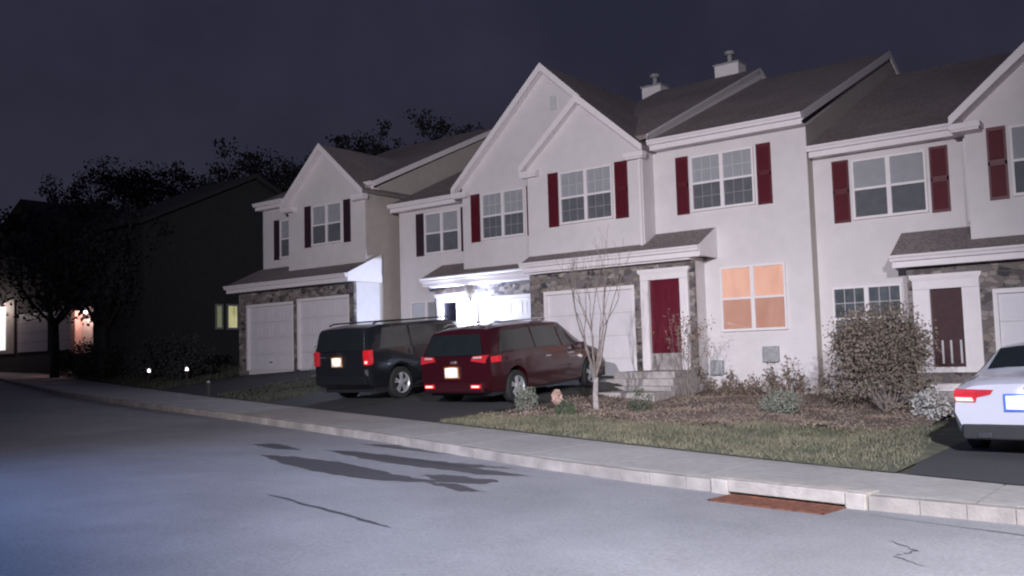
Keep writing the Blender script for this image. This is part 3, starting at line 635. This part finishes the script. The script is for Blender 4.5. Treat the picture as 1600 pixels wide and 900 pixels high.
for (x,y,z,e,c) in ((-52.9,27.75,3.38,95,(1,.66,.62)),(-64.2,27.3,4.35,110,(1,.82,.75))):
    q=MB().lathe([(0,z-.11),(.11,z-.05),(.14,z),(.09,z+.07),(0,z+.11)],(x,y,0),'Z',10).build('porch_lamp',MT['lit_small'],hl_,smooth=True)
    w=bpy.data.lights.new('lamp_light','POINT'); w.energy=e; w.color=c; w.shadow_soft_size=.1; wo_=bpy.data.objects.new('lamp_light',w); COL.objects.link(wo_); wo_.parent=q; wo_.location=Vector((x,y-.35,z-.1))-Vector(ORG[q.name])
# ------------------------------------------------------------------ vegetation
def grow(mb,p,d,l,r,depth,spread=.5,up=.15,n=2,tips=None,seg=3,nsd=4,droop=0,minr=.003):
    pts=[Vector(p)]; rad=[r]; q=Vector(p); dd=Vector(d).normalized()
    for i in range(seg):
        dd=(dd+Vector((random.gauss(0,.12),random.gauss(0,.12),random.gauss(0,.08)+up*.3-droop))).normalized()
        q=q+dd*l/seg; pts.append(q.copy()); rad.append(max(minr,r*(1-.35*(i+1)/seg)))
    mb.tube(pts,rad,nsd)
    if depth==0:
        if tips is not None: tips+= [q.copy(),pts[-2].copy()]
        return
    for k in range(n):
        a=Vector((random.gauss(0,1),random.gauss(0,1),random.gauss(0,.6))).normalized()
        nd=(dd+a*spread*random.uniform(.7,1.3)+Vector((0,0,up))).normalized()
        st=pts[-1] if k<2 else pts[random.randint(1,seg-1)]
        grow(mb,st,nd,l*random.uniform(.6,.85),rad[-1]*.75,depth-1,spread,up,n,tips,seg,nsd,droop,minr)
# leafless multi-stem young tree in front of the garage
t=thing('birch_tree','slim leafless young tree with pale stems in front of the garage door','tree',(-10.9,17.0,zg(-10.9,17.0)))
tz=zg(-10.9,17)
m=MB(); m.tube([(-10.9,17,tz-.05),(-10.91,17.0,tz+.4),(-10.89,17.02,tz+.75)],[.075,.062,.055],7); m.build('trunk',MT['birch'],t,smooth=True)
m=MB()
for k in range(7):
    a=k*2*math.pi/7+.3; grow(m,(-10.9,17.0,tz+random.uniform(.55,.8)),(math.cos(a)*.28,math.sin(a)*.28,1),random.uniform(.95,1.25),.026,3,.42,.30,2,None,3,4,minr=.0035)
m.build('branches',MT['twig'],t)
def bush(name,label,cat,x,y,h,w,mt,nleaf,lsz,stems=10,stemmt='twig',group=None,shape=1.0,low=0.0,d=None,bar=False):
    z=zg(x,y)+.0; t=thing(name,label,cat,(x,y,z),group=group); d=d or w
    m=MB()
    for k in range(stems):
        a=random.uniform(0,6.28); rr=random.uniform(.2,1); pts=[(x+math.cos(a)*.06,y+math.sin(a)*.06,z-.03)]
        for j in (1,2,3): 
            f=j/3; pts.append((x+math.cos(a)*w*.42*rr*f**.8+random.gauss(0,.02),y+math.sin(a)*d*.42*rr*f**.8+random.gauss(0,.02),z+h*(.93-.25*rr)*f))
        m.tube(pts,[.014,.01,.007,.004],4)
        for j in range(3):
            q=Vector(pts[random.randint(1,3)]); a2=random.uniform(0,6.28); m.tube([q,q+Vector((math.cos(a2)*w*.15,math.sin(a2)*d*.15,h*.15))],[.006,.003],3)
    m.build('stems',MT[stemmt],t)
    m=MB(); cl=[]
    for k in range(int(14+nleaf/120)):
        v=Vector((random.gauss(0,1),random.gauss(0,1),random.gauss(0,1))).normalized()*random.uniform(.55,1)**.5
        cl.append(Vector((x+v.x*w*.43,y+v.y*d*.43,z+h*(low+(1-low)*(.5+v.z*.45)))))
    for k in range(nleaf):
        c=random.choice(cl); s=.125*min(w,h); p=c+Vector((max(-1.6,min(1.6,random.gauss(0,1)))*s,max(-1.6,min(1.6,random.gauss(0,1)))*s,max(-1.6,min(1.6,random.gauss(0,1)))*s))
        p.z=max(p.z,z+.02); m.leaf(p,lsz)
    m.build('foliage',MT[mt],t); return t
bush('shrub','large round brown twiggy bush in front of the grid window','shrub',-5.65,19.6,1.98,1.75,'leaf_brown',11500,.068,90,'twig',low=.36)
bush('shrub','dark low bush hugging the left foot of the large brown bush','shrub',-6.75,20.4,.85,1.1,'leaf_brown',1300,.07,14)
bush('shrub','low spreading brown undergrowth at the foot of the big bush','shrub',-5.45,19.3,.75,1.9,'leaf_brown',1500,.07,20)
bush('shrub','rounded sage grey bush low in the mulch under the meter box','shrub',-7.3,18.3,.52,.85,'leaf_sage',1500,.05,8)
bush('shrub','small silvery white bush beside the rear of the white car','shrub',-4.35,18.0,.55,.75,'white_leaf',700,.07,8)
bush('shrub','oval grey green shrub beside the rear wheel of the maroon van','shrub',-12.25,16.3,.62,.42,'leaf_sage',1300,.04,6,d=.42)
bush('shrub','small dark green shrub at the lawn edge near the young tree','shrub',-10.85,15.75,.35,.42,'leaf_green',650,.04,5)
bush('shrub','olive green low shrub between the young tree and the steps','shrub',-10.3,17.9,.5,.6,'leaf_green',420,.05,8)
bush('shrub','pale scruffy shrub in front of the middle garage door','shrub',-22.9,20.0,1.35,1.0,'leaf_sage',1500,.06,14)
for i,(x,y,lb) in enumerate([(-34.2,22.2,'black hedge shrub left of the dim garage doors'),(-37.2,22.6,'dark hedge shrub under the yellow lit window'),(-42.5,23.0,'low dark shrub below the unlit townhouse'),(-47,24.6,'low dark shrub near the forked tree')]):
    bush('shrub',lb,'shrub',x,y,1.7,2.6,'leaf_far',1400,.14,8,'bark',group='dark shrubs before the unlit houses')
# tall sparse shrub by the steps
x,y=-10.55,20.6; z=zg(x,y); t=thing('shrub','tall thin shrub with scattered leaves right of the stone steps','shrub',(x,y,z)); m=MB(); tips=[]
for k in range(15):
    a=random.uniform(0,6.28); s=random.uniform(.08,.30); grow(m,(x+random.gauss(0,.08),y+random.gauss(0,.08),z-.02),(math.cos(a)*s,math.sin(a)*s,1),random.uniform(.55,1.05),.012,2,.28,.3,2,tips,3,4)
m.build('stems',MT['twig'],t); m=MB()
for p in tips:
    for k in range(3): m.leaf(p+Vector((random.gauss(0,.05),random.gauss(0,.05),random.gauss(0,.08))),.06)
m.build('foliage',MT['stalk'],t)
# dried flower head
x,y=-11.75,16.75; z=zg(x,y); t=thing('dried_flower','pale pinkish dried flower head on a short stalk beside the van','flower',(x,y,z))
MB().tube([(x,y,z),(x+.01,y,z+.2)],.012,5).build('stalk',MT['stalk'],t); m=MB()
for k in range(500):
    v=Vector((random.gauss(0,1),random.gauss(0,1),random.gauss(0,1))).normalized(); m.leaf((x+v.x*.10,y+v.y*.10,z+.32+v.z*.14),.04,.8)
m.build('bloom',MT['bloom'],t)
# dead stalks along the wall
sp=[(-11.3,22.9,.85),(-10.9,22.7,.5),(-10.5,22.8,.62),(-10.1,22.6,.45),(-9.75,22.8,.6),(-9.4,22.9,.95),(-9.15,22.6,.6),(-8.85,22.8,1.1),(-8.6,22.9,.7),(-10.3,22.2,.4),(-9.6,22.2,.42)]
lbs=['tall dead plant clump below the left meter box','short dead plant clump left of the orange window','dead plant clump under the left orange sash','short brown dead clump under the orange window','dead plant clump under the right orange sash','tall dead plant clump below the right meter box','small dead clump before the right meter box','tallest dead plant clump near the house corner','dead plant clump right at the beige house corner','short front dead clump left of the sage bush','short front dead clump behind the sage bush']
for (x,y,h),lb in zip(sp,lbs):
    z=zg(x,y); t=thing('dead_plant',lb,'dead plant',(x,y,z),group='dead plants along the house wall'); m=MB(); f=MB()
    for k in range(9):
        a=random.uniform(0,6.28); s=random.uniform(0,.3); hh=h*random.uniform(.55,1)
        p0=Vector((x+random.gauss(0,.07),y+random.gauss(0,.05),z)); p1=p0+Vector((math.cos(a)*s*hh*.5,math.sin(a)*s*hh*.3,hh*.6)); p2=p1+Vector((math.cos(a)*s*hh*.5,0,hh*.4)); m.tube([p0,p1,p2],[.008,.006,.003],4)
        for j in range(11): f.leaf(p0.lerp(p2,random.uniform(.25,1))+Vector((random.gauss(0,.035),random.gauss(0,.035),0)),.085)
    m.build('stems',MT['stalk'],t); f.build('foliage',MT['leaf_brown'],t)
def cg(s): return max(-1.5,min(1.5,random.gauss(0,1)))*s
def tree(label,x,y,z,h,w,base=.35,nl=3500,lsz=.28,group=None,mt='leaf_far',bmt='bark',fork=False,name='tree'):
    t=thing(name,label,'tree',(x,y,z),group=group); m=MB(); tips=[]
    tr=h*.022
    hb_=h*base
    m.tube([(x,y,z-.3),(x+.05,y,z+hb_*.6),(x,y,z+hb_)],[tr*1.3,tr,tr*.85],8)
    for k in range(6 if not fork else 5):
        a=k*2*math.pi/6+random.random(); grow(m,(x,y,z+hb_*random.uniform(.8,1)),(math.cos(a)*.8,math.sin(a)*.8,.9),h*.28,tr*.55,3,.55,.2,2,tips,3,5)
    m.build('trunk',MT[bmt],t,smooth=True)
    f=MB(); cl=[]
    for k in range(34):
        v=Vector((random.gauss(0,1),random.gauss(0,1),random.gauss(0,1))).normalized()*random.uniform(.3,1)**.4
        cl.append((Vector((x+v.x*w*.42,y+v.y*w*.42,z+hb_+(h-hb_)*(.5+v.z*.46))),random.uniform(.06,.13)*w))
    for k in range(nl):
        if random.random()<.22: c,s=random.choice(tips),.03*w
        else: c,s=random.choice(cl)
        p=c+Vector((cg(s),cg(s),cg(s*.8))); f.leaf(p,lsz)
    f.build('crown',MT[mt],t)
tree('dark forked tree before the far left garage door',-50.2,24.6,zg(-50.2,24.6)-.1,9.6,8.0,.34,5500,.24,fork=True)
tree('slim dark tree standing on the verge before the unlit townhouse',-43.0,23.4,zg(-43,23.4),8.2,6.2,.3,3500,.24)
far=[(-92,48,16.5,12),(-83,48,19.5,12),(-76,47,17.5,10),(-70,52,15,9),(-65,50,17.5,10),(-60,51,16.5,10),(-56,56,18.0,9),(-61,60,20,9),(-51,60,19.2,10),(-46,58,18.2,9),(-41,55,16,8),(-99,44,12,10),(-107,46,12,12)]
fl=['leftmost low dark tree on the horizon','dark tree left of the tallest left crown','tallest dark crown above the far left house','dark tree right of the tallest left crown','low dark tree in the dip of the skyline','rounded dark tree behind the unlit roof','dark tree rising right of the unlit roof','dark tree behind the leftmost lit gable','low dark tree above the dim townhouse roof','dark tree over the middle of the dim roof','dark tree at the right end of the dim roof','tiny dark tree at the left edge','lowest dark tree at the left picture edge']
for (x,y,h,w),lb in zip(far,fl): tree(lb,x,y,1.2,h*.97,w,.3,9500,.30,group='dark trees on the skyline')
# ------------------------------------------------------------------ cars
def smooth_curve(ys,vals,Y,win=.10):
    return float(np.mean([np.interp(Y+d,ys,vals) for d in (-win,-win/2,0,win/2,win)]))
class Car:
    """body lofted along y (0 = rear bumper, L = nose); x half-widths and heights are station curves"""
    def __init__(s,root,L,st,axles,wr,paint,track,shear=0,shz=.9,rtop=.12):
        s.root=root; s.L=L; s.ys=[a[0] for a in st]; s.st=st; s.ax=axles; s.wr=wr; s.shear=shear; s.shz=shz; s.paint=paint; s.track=track
    def sec(s,y):
        # station: y, zb, zs(belt), zr(roof edge), wl, wm, ws, wroof, crown
        g=lambda k:smooth_curve(s.ys,[a[k] for a in s.st],y)
        zb=g(1); zs,zt,wl,wm,ws,wt,c=g(2),g(3),g(4),g(5),g(6),g(7),g(8)
        za=zb
        for ay in s.ax:
            R=s.wr+.055; d=abs(y-ay)
            if d<R: za=max(za,s.wr+math.sqrt(R*R-d*d))
        zm=max(zb+(zs-zb)*.45,za+.05)
        P=[(0,za),(wl,za),(wm,zm),(ws,zs),(wt,zt),(wt*.6,zt+c*.7),(0,zt+c)]
        return P
    def pt(s,y,x,z):
        yy=y+ s.shear*max(0,z-s.shz)*max(0,1-y/1.2) 
        return (x,yy,z)
    def body(s):
        ys=sorted(set([round(v,3) for v in np.linspace(0,s.L,70)]+[round(a+d,3) for a in s.ax for d in np.linspace(-s.wr-.06,s.wr+.06,17)]))
        rows=[]
        for y in ys:
            P=s.sec(y)
            if y<.06 or y>s.L-.06:
                k=.975; zc=(P[0][1]+P[-1][1])/2; P=[(x*k,zc+(z-zc)*k) for x,z in P]
            # one corner cut
            Q=[P[0]]
            for a,b in zip(P,P[1:]): Q+= [(a[0]*.88+b[0]*.12,a[1]*.88+b[1]*.12),(a[0]*.12+b[0]*.88,a[1]*.12+b[1]*.88)]
            Q.append(P[-1]); full=[(x,z) for x,z in Q]+[(-x,z) for x,z in Q[-2:0:-1]]
            rows.append([s.pt(y,x,z) for x,z in full])
        n=len(rows[0]); m=MB(); m.add([p for r in rows for p in r],[(i*n+j,i*n+(j+1)%n,(i+1)*n+(j+1)%n,(i+1)*n+j) for i in range(len(rows)-1) for j in range(n)]+[tuple(range(n)),tuple(range((len(rows)-1)*n,len(rows)*n))[::-1]])
        s.b=m.build('body',s.paint,s.root,smooth=True)
        MB().box(-s.track+.02,s.track-.02,.25,s.L-.25,.22,.5).build('underbody',MT['plastic'],s.root)
    def side(s,name,y0a,y0b,y1a,y1b,v0,v1,mt,sgn=1,off=.010,parent=None):
        """patch on the greenhouse side; y range at bottom (y0a..y1a) and top (y0b..y1b)"""
        m=MB(); n=14; k=3; vs=[]
        for i in range(n+1):
            for j in range(k+1):
                v=v0+(v1-v0)*j/k; t=j/k; y=(y0a+(y0b-y0a)*t)*(1-i/n)+(y1a+(y1b-y1a)*t)*(i/n)
                P=s.sec(y); a,b=P[3],P[4]; x=a[0]+(b[0]-a[0])*v; z=a[1]+(b[1]-a[1])*v
                vs.append(s.pt(y,sgn*(x+off),z+off*.3))
        fs=[(i*(k+1)+j,(i+1)*(k+1)+j,(i+1)*(k+1)+j+1,i*(k+1)+j+1) for i in range(n) for j in range(k)]
        m.add(vs,fs); return m.build(name,mt,parent or s.b,smooth=True)
    def top(s,name,y0,y1,wf,mt,off=.012):
        m=MB(); n=10; vs=[]
        fr_=[-1,-.6,0,.6,1]
        for i in range(n+1):
            y=y0+(y1-y0)*i/n; P=s.sec(y)
            for u in fr_:
                a=abs(u)*wf; 
                if abs(u)==1: x=P[4][0]*wf; z=P[4][1]+(P[5][1]-P[4][1])*(1-wf)/.4
                elif abs(u)==.6: x=P[5][0]*wf; z=P[5][1]
                else: x=0; z=P[6][1]
                vs.append(s.pt(y,math.copysign(x,u) if u else 0,z+off))
        m.add(vs,[(i*5+j,(i+1)*5+j,(i+1)*5+j+1,i*5+j+1) for i in range(n) for j in range(4)])
        return m.build(name,mt,s.b,smooth=True)
    def wheel(s,x,y):
        sg=1 if x>0 else -1; R=s.wr; w=MB()
        w.lathe([(R*.66,-.11),(R*.93,-.11),(R,-.08),(R,.08),(R*.93,.11),(R*.66,.11)],(0,0,0),'X',32)
        w.v=[(a+x-sg*.0,b+y,c+R) for a,b,c in w.v]; t=w.build('wheel',MT['tyre'],s.root,smooth=True)
        m=MB(); m.lathe([(R*.60,sg*.085),(R*.67,sg*.112),(R*.68,sg*.05),(R*.62,sg*.0)],(x,y,R),'X',32)
        for k in range(5):
            a=k*2*math.pi/5+.3
            for da in (-.16,.16):
                c,sn=math.cos(a+da),math.sin(a+da); c2,s2=math.cos(a+da*.6),math.sin(a+da*.6); wd=.024
                q=[(x+sg*.09,y+c*R*.64-sn*wd,R+sn*R*.64+c*wd),(x+sg*.09,y+c*R*.64+sn*wd,R+sn*R*.64-c*wd),(x+sg*.10,y+c2*R*.1+s2*wd,R+s2*R*.1-c2*wd),(x+sg*.10,y+c2*R*.1-s2*wd,R+s2*R*.1+c2*wd)]
                m.prism(q,(-sg*.03,0,0))
        m.lathe([(0,sg*.115),(R*.2,sg*.108),(R*.22,sg*.06)],(x,y,R),'X',16)
        m.build('rim',MT['rim'],t,smooth=True)
        MB().lathe([(0,0),(R*.62,0)],(x+sg*.03,y,R),'X',20).build('brake_disc',MT['plastic'],t)
    def rear_box(s,name,x0,x1,z0,z1,mt,d=.03,y=-.0,bev=.01,parent=None):
        y0=s.shear*max(0,(z0+z1)/2-s.shz)+y
        return MB().box(x0,x1,y0-d,y0+.05,z0,z1).build(name,MT[mt],parent or s.b,bevel=bev)
    def plate(s,x,z,w=.32,h=.17,frame='plate_frame',power=5):
        y0=s.shear*max(0,z-s.shz)
        p=MB().box(x-w/2,x+w/2,y0-.045,y0-.03,z-h/2,z+h/2).build('licence_plate',MT['plate'],s.b)
        MB().box(x-w/2-.025,x+w/2+.025,y0-.036,y0-.01,z-h/2-.025,z+h/2+.025).build('plate_frame',MT[frame],p)
        l=bpy.data.lights.new('plate_fill','SPOT'); l.energy=power; l.color=(1,.95,.8); l.spot_size=math.radians(75); l.spot_blend=.6; l.shadow_soft_size=.03  # added spot, brightens the plate in place of its retroreflection
        o=bpy.data.objects.new('plate_fill',l); COL.objects.link(o); o.parent=p; o.location=(x,y0-.28,z+.10); o.rotation_euler=(math.radians(80),0,0)
def car_root(name,label,x,y,slope,rz=0,scale=1,zoff=0):
    z=zg(x,y)+.012+zoff; o=thing(name,label,'car',(x,y,z),rz,local=True); o.rotation_euler=(math.atan(slope),0,rz); o.scale=(scale,)*3; return o
# maroon minivan
sv=(zg(-14,20.5)-zg(-14,16.5))/4
r=car_root('minivan','dark maroon minivan parked nose-in on the driveway beside the black car',-14.0,15.95,sv,0,1.05)
c=Car(r,4.95,[(0,.38,1.05,1.05+.55,.88,.95,.93,.70,.05),(.12,.27,1.05,1.62,.92,.985,.95,.74,.06),(.6,.25,1.05,1.66,.94,1.0,.96,.76,.07),(2.0,.24,1.03,1.69,.95,1.0,.96,.77,.07),(3.0,.24,1.02,1.64,.95,1.0,.96,.74,.07),(3.45,.24,1.02,1.40,.95,1.0,.95,.72,.06),(3.95,.24,1.01,1.10,.94,.99,.92,.74,.04),(4.4,.25,.94,.99,.92,.97,.86,.68,.04),(4.8,.28,.82,.85,.84,.90,.76,.6,.03),(4.95,.36,.66,.72,.74,.80,.66,.5,.02)],(.98,3.95),.35,MT['van'],.92,shear=.32,shz=1.0)
c.body()
for sg in (1,-1):
    c.side('side_window',.42,.62,1.75,1.72,.14,.86,MT['carglass_side'],sg); c.side('side_window',1.80,1.77,2.75,2.70,.14,.86,MT['carglass_side'],sg); c.side('side_window',2.85,2.80,3.62,3.15,.14,.84,MT['carglass_side'],sg)
c.top('windshield',3.0,3.9,.94,MT['carglass']); 
y0=.02
def quadplate(name,pts,mt,par,th=.012):
    a=[Vector(p) for p in pts]; return MB().prism([tuple(p) for p in a],(0,th,0)).build(name,mt,par)
def on(c,x,z,o=-.014): return (x,c.shear*max(0,z-c.shz)+o,z)
quadplate('rear_window',[on(c,-.82,1.10),on(c,.82,1.10),on(c,.68,1.55),on(c,-.68,1.55)],MT['carglass'],c.b)
for sg in (1,-1):
    q=MB().prism([on(c,sg*.52,.98),on(c,sg*.92,.93),on(c,sg*.93,1.10),on(c,sg*.56,1.08)],(0,.1,0)).build('tail_lamp',MT['lens'],c.b)
    MB().prism([on(c,sg*.58,1.035,-.03),on(c,sg*.80,1.035,-.03),on(c,sg*.80,1.075,-.03),on(c,sg*.60,1.07,-.03)],(0,.02,0)).build('clear_strip',MT['clear_lens'],q)
    MB().box(min(sg*.955,sg*.995),max(sg*.955,sg*.995),.14,.46,.93,1.06).build('side_lens',MT['lens_glow' if sg>0 else 'lens'],q,bevel=.01)
    rr=c.rear_box('rear_reflector',min(sg*.52,sg*.80),max(sg*.52,sg*.80),.40,.49,'lens_glow',.075)
    MB().box(min(sg*.56,sg*.76),max(sg*.56,sg*.76),-.086,-.076,.425,.465).build('lens_glint',MT['lens_core'],rr)
    rl=MB().tube([(sg*.66,.55,1.73),(sg*.68,.7,1.765),(sg*.68,2.4,1.775),(sg*.66,2.6,1.76)],.018,6).build('roof_rail',MT['chrome'],c.b,smooth=True)
    MB().box(min(sg*.985,sg*1.025),max(sg*.985,sg*1.025),2.05,2.27,.90,.93).build('door_handle',MT['chrome'],c.b,bevel=.008); MB().box(min(sg*.985,sg*1.025),max(sg*.985,sg*1.025),2.95,3.2,.90,.93).build('door_handle',MT['chrome'],c.b,bevel=.008)
    MB().box(min(sg*.98,sg*1.18),max(sg*.98,sg*1.18),3.35,3.47,.98,1.14).build('side_mirror',MT['van'],c.b,bevel=.03)
c.plate(-.02,.74,.36,.20); c.rear_box('rear_bumper',-.84,.84,.30,.56,'van',.05,bev=.04); c.rear_box('tailgate_badge',-.06,.06,.93,.99,'chrome',.012)
for x in (-.88,.88):
    for y in (.98,3.95): c.wheel(x,y)
# black SUV
r=car_root('suv','big black SUV with chrome wheels parked left of the maroon minivan',-17.95,16.15,sv,0,1.04)
c=Car(r,5.2,[(0,.42,1.18,1.18+.58,.90,.97,.96,.83,.04),(.12,.32,1.18,1.80,.94,1.0,.98,.87,.04),(.6,.30,1.18,1.85,.96,1.01,.99,.89,.045),(2.4,.30,1.16,1.86,.96,1.01,.99,.89,.045),(3.3,.30,1.15,1.82,.96,1.01,.98,.86,.05),(3.75,.30,1.14,1.42,.96,1.01,.97,.78,.05),(4.1,.30,1.13,1.20,.95,1.0,.95,.80,.03),(4.8,.32,1.06,1.10,.92,.97,.9,.76,.03),(5.1,.34,.95,1.0,.88,.93,.85,.72,.02),(5.2,.45,.8,.84,.84,.88,.8,.66,.01)],(1.05,4.15),.39,MT['suv'],.92,shear=.15,shz=1.15)
c.body()
for sg in (1,-1):
    c.side('side_window',.35,.5,1.45,1.42,.14,.88,MT['carglass_side'],sg); c.side('side_window',1.52,1.5,2.5,2.47,.14,.88,MT['carglass_side'],sg); c.side('side_window',2.58,2.55,3.72,3.38,.14,.86,MT['carglass_side'],sg)
    q=MB().box(min(sg*.80,sg*.985),max(sg*.80,sg*.985),-.02,.16,.90,1.26).build('tail_lamp',MT['lens_glow' if sg>0 else 'lens'],c.b,bevel=.02)
    if sg>0: MB().box(.86,.94,-.03,-.019,.94,1.0).build('lens_glint',MT['lens_core'],q)
    MB().tube([(sg*.78,.4,1.88),(sg*.78,.55,1.925),(sg*.78,3.0,1.925),(sg*.76,3.2,1.88)],.02,6).build('roof_rail',MT['plastic'],c.b,smooth=True)
    MB().box(min(sg*.99,sg*1.2),max(sg*.99,sg*1.2),3.45,3.58,1.1,1.3).build('side_mirror',MT['suv'],c.b,bevel=.03)
    MB().box(min(sg*.995,sg*1.03),max(sg*.995,sg*1.03),2.0,2.22,1.02,1.05).build('door_handle',MT['plastic'],c.b,bevel=.008)
    MB().box(min(sg*.93,sg*1.03),max(sg*.93,sg*1.03),1.6,3.55,.30,.36).build('running_board',MT['plastic'],c.b,bevel=.01)
quadplate('rear_window',[on(c,-.84,1.26),on(c,.84,1.26),on(c,.79,1.75),on(c,-.79,1.75)],MT['carglass'],c.b)
c.top('windshield',3.35,4.05,.94,MT['carglass'])
c.plate(-.12,.99,.34,.20); c.rear_box('rear_bumper',-.92,.92,.42,.68,'suv',.07,bev=.04)
c.rear_box('bumper_highlight',.83,.92,.60,.80,'chrome',.02)
MB().box(-.72,-.66,-.04,-.02,1.10,1.13).box(-.60,-.54,-.04,-.02,1.10,1.13).build('badge',MT['chrome'],c.b)
for x in (-.90,.90):
    for y in (1.05,4.15): c.wheel(x,y)
# white sedan
sd=(zg(-2,17)-zg(-2,13.5))/3.5
r=car_root('sedan','white sedan parked nose-in at the right edge with a bright tail lamp','%s'and -2.06,13.3,sd,0,1.0)
c=Car(r,4.7,[(0,.42,.84,.90,.80,.90,.84,.62,.02),(.1,.28,.88,.97,.86,.925,.88,.66,.03),(.5,.22,.92,1.02,.88,.93,.89,.66,.03),(.75,.2,.94,1.06,.88,.93,.88,.66,.04),(1.5,.2,.95,1.37,.89,.93,.88,.58,.05),(2.2,.2,.95,1.40,.89,.93,.88,.60,.06),(2.8,.2,.94,1.32,.89,.93,.88,.60,.05),(3.5,.2,.92,.98,.88,.93,.87,.68,.04),(4.3,.24,.80,.84,.84,.9,.8,.6,.04),(4.7,.36,.6,.64,.7,.76,.66,.5,.02)],(.98,3.82),.33,MT['sedan'],.86)
c.body()
for sg in (1,-1):
    c.side('side_window',1.05,1.45,2.05,2.0,.14,.84,MT['carglass_side'],sg); c.side('side_window',2.12,2.08,3.15,2.75,.14,.84,MT['carglass_side'],sg)
    pts=[(sg*.40,-.018,.86),(sg*.44,-.018,.80),(sg*.60,-.018,.765),(sg*.62,-.018,.70),(sg*.855,-.018,.71),(sg*.885,-.0,.80),(sg*.86,-.005,.875)]
    q=MB().prism(pts,(0,.09,0)).build('tail_lamp',MT['lens'],c.b)
    MB().prism([(sg*.64,-.03,.715),(sg*.845,-.03,.72),(sg*.86,-.03,.765),(sg*.66,-.03,.76)],(0,.02,0)).build('lens_glint',MT['lens_core' if sg<0 else 'lens_glow'],q)
    MB().box(min(sg*.92,sg*1.08),max(sg*.92,sg*1.08),2.95,3.07,.93,1.05).build('side_mirror',MT['sedan'],c.b,bevel=.03)
    MB().box(min(sg*.45,sg*.62),max(sg*.45,sg*.62),-.03,.05,.24,.31).build('exhaust',MT['metal_dark'],c.b,bevel=.01)
c.top('rear_window',.80,1.46,.93,MT['carglass']); c.top('windshield',2.9,3.45,.93,MT['carglass'])
c.plate(.0,.70,.52,.17,'plate_blue'); MB().box(-.80,.80,-.015,.10,.22,.42).build('diffuser',MT['plastic'],c.b,bevel=.02)
MB().box(-.06,.06,-.012,.02,.86,.89).build('badge',MT['chrome'],c.b)
for x in (-.80,.80):
    for y in (.98,3.82): c.wheel(x,y)
# ------------------------------------------------------------------ small things
for (x,y,lb) in ((-36.5,21.9,'left of two tiny path lamps glowing in the dark verge'),(-33.4,21.7,'right and brighter of two tiny path lamps in the verge')):
    z=zg(x,y); t=thing('path_lamp',lb,'path lamp',(x,y,z),group='path lamps on the dark verge')
    MB().tube([(x,y,z),(x,y,z+.42)],.02,6).build('stake',MT['metal_dark'],t); MB().lathe([(0,z+.42),(.07,z+.44),(.06,z+.50),(.05,z+.54),(0,z+.58)],(x,y,0),'Z',10).build('lamp_glass',MT['lit_small'],t,smooth=True)
x,y=-25.9,17.6; z=zg(x,y); t=thing('marker_post','short pale marker post on the verge behind the sidewalk','post',(x,y,z))
MB().tube([(x,y,z),(x,y,z+.42)],.045,8).build('post',MT['bark'],t); MB().lathe([(.06,z+.42),(.06,z+.46),(0,z+.5)],(x,y,0),'Z',8).build('cap',MT['grey_box'],t)
def make_unseen_lamp(D,label):
    x,y=D['base']; z=zr(x)-.0; h=D['h']; t=thing('unseen_lamp',label,'street lamp',(x,y,z)); a=Vector(D['aim']); 
    d=Vector((a.x-x,a.y-y,0)).normalized(); top=Vector((x,y,z+h))
    MB().tube([(x,y,z),(x,y,z+h*.5),(x,y,z+h)],[.10,.08,.055],12).build('pole',MT['metal_dark'],t,smooth=True)
    MB().tube([top,top+d*.5+Vector((0,0,.18)),top+d*1.2+Vector((0,0,.2))],.035,8).build('arm',MT['metal_dark'],t,smooth=True)
    hp=top+d*1.3+Vector((0,0,.12)); aim=(a-hp).normalized()
    MB().box(hp.x-.2,hp.x+.2,hp.y-.2,hp.y+.2,hp.z,hp.z+.14).build('lamp_head',MT['metal_dark'],t,bevel=.03)
    l=bpy.data.lights.new('unseen_light','SPOT'); l.energy=D['power']; l.color=D['col']; l.spot_size=math.radians(D['size']); l.spot_blend=D['blend']; l.shadow_soft_size=D['rad']
    o=bpy.data.objects.new('unseen_light',l); COL.objects.link(o); o.rotation_mode='QUATERNION'; o.rotation_quaternion=aim.to_track_quat('-Z','Y'); o.parent=t; o.location=hp+aim*.3-Vector((x,y,z))
make_unseen_lamp(LAMP_A,'dark metal street lamp with a white light behind the camera')
make_unseen_lamp(LAMP_B,'added dark metal lamp near the camera brightening the road')
make_unseen_lamp(LAMP_C,'added dark metal lamp tinting the left road blue, far left behind the camera')
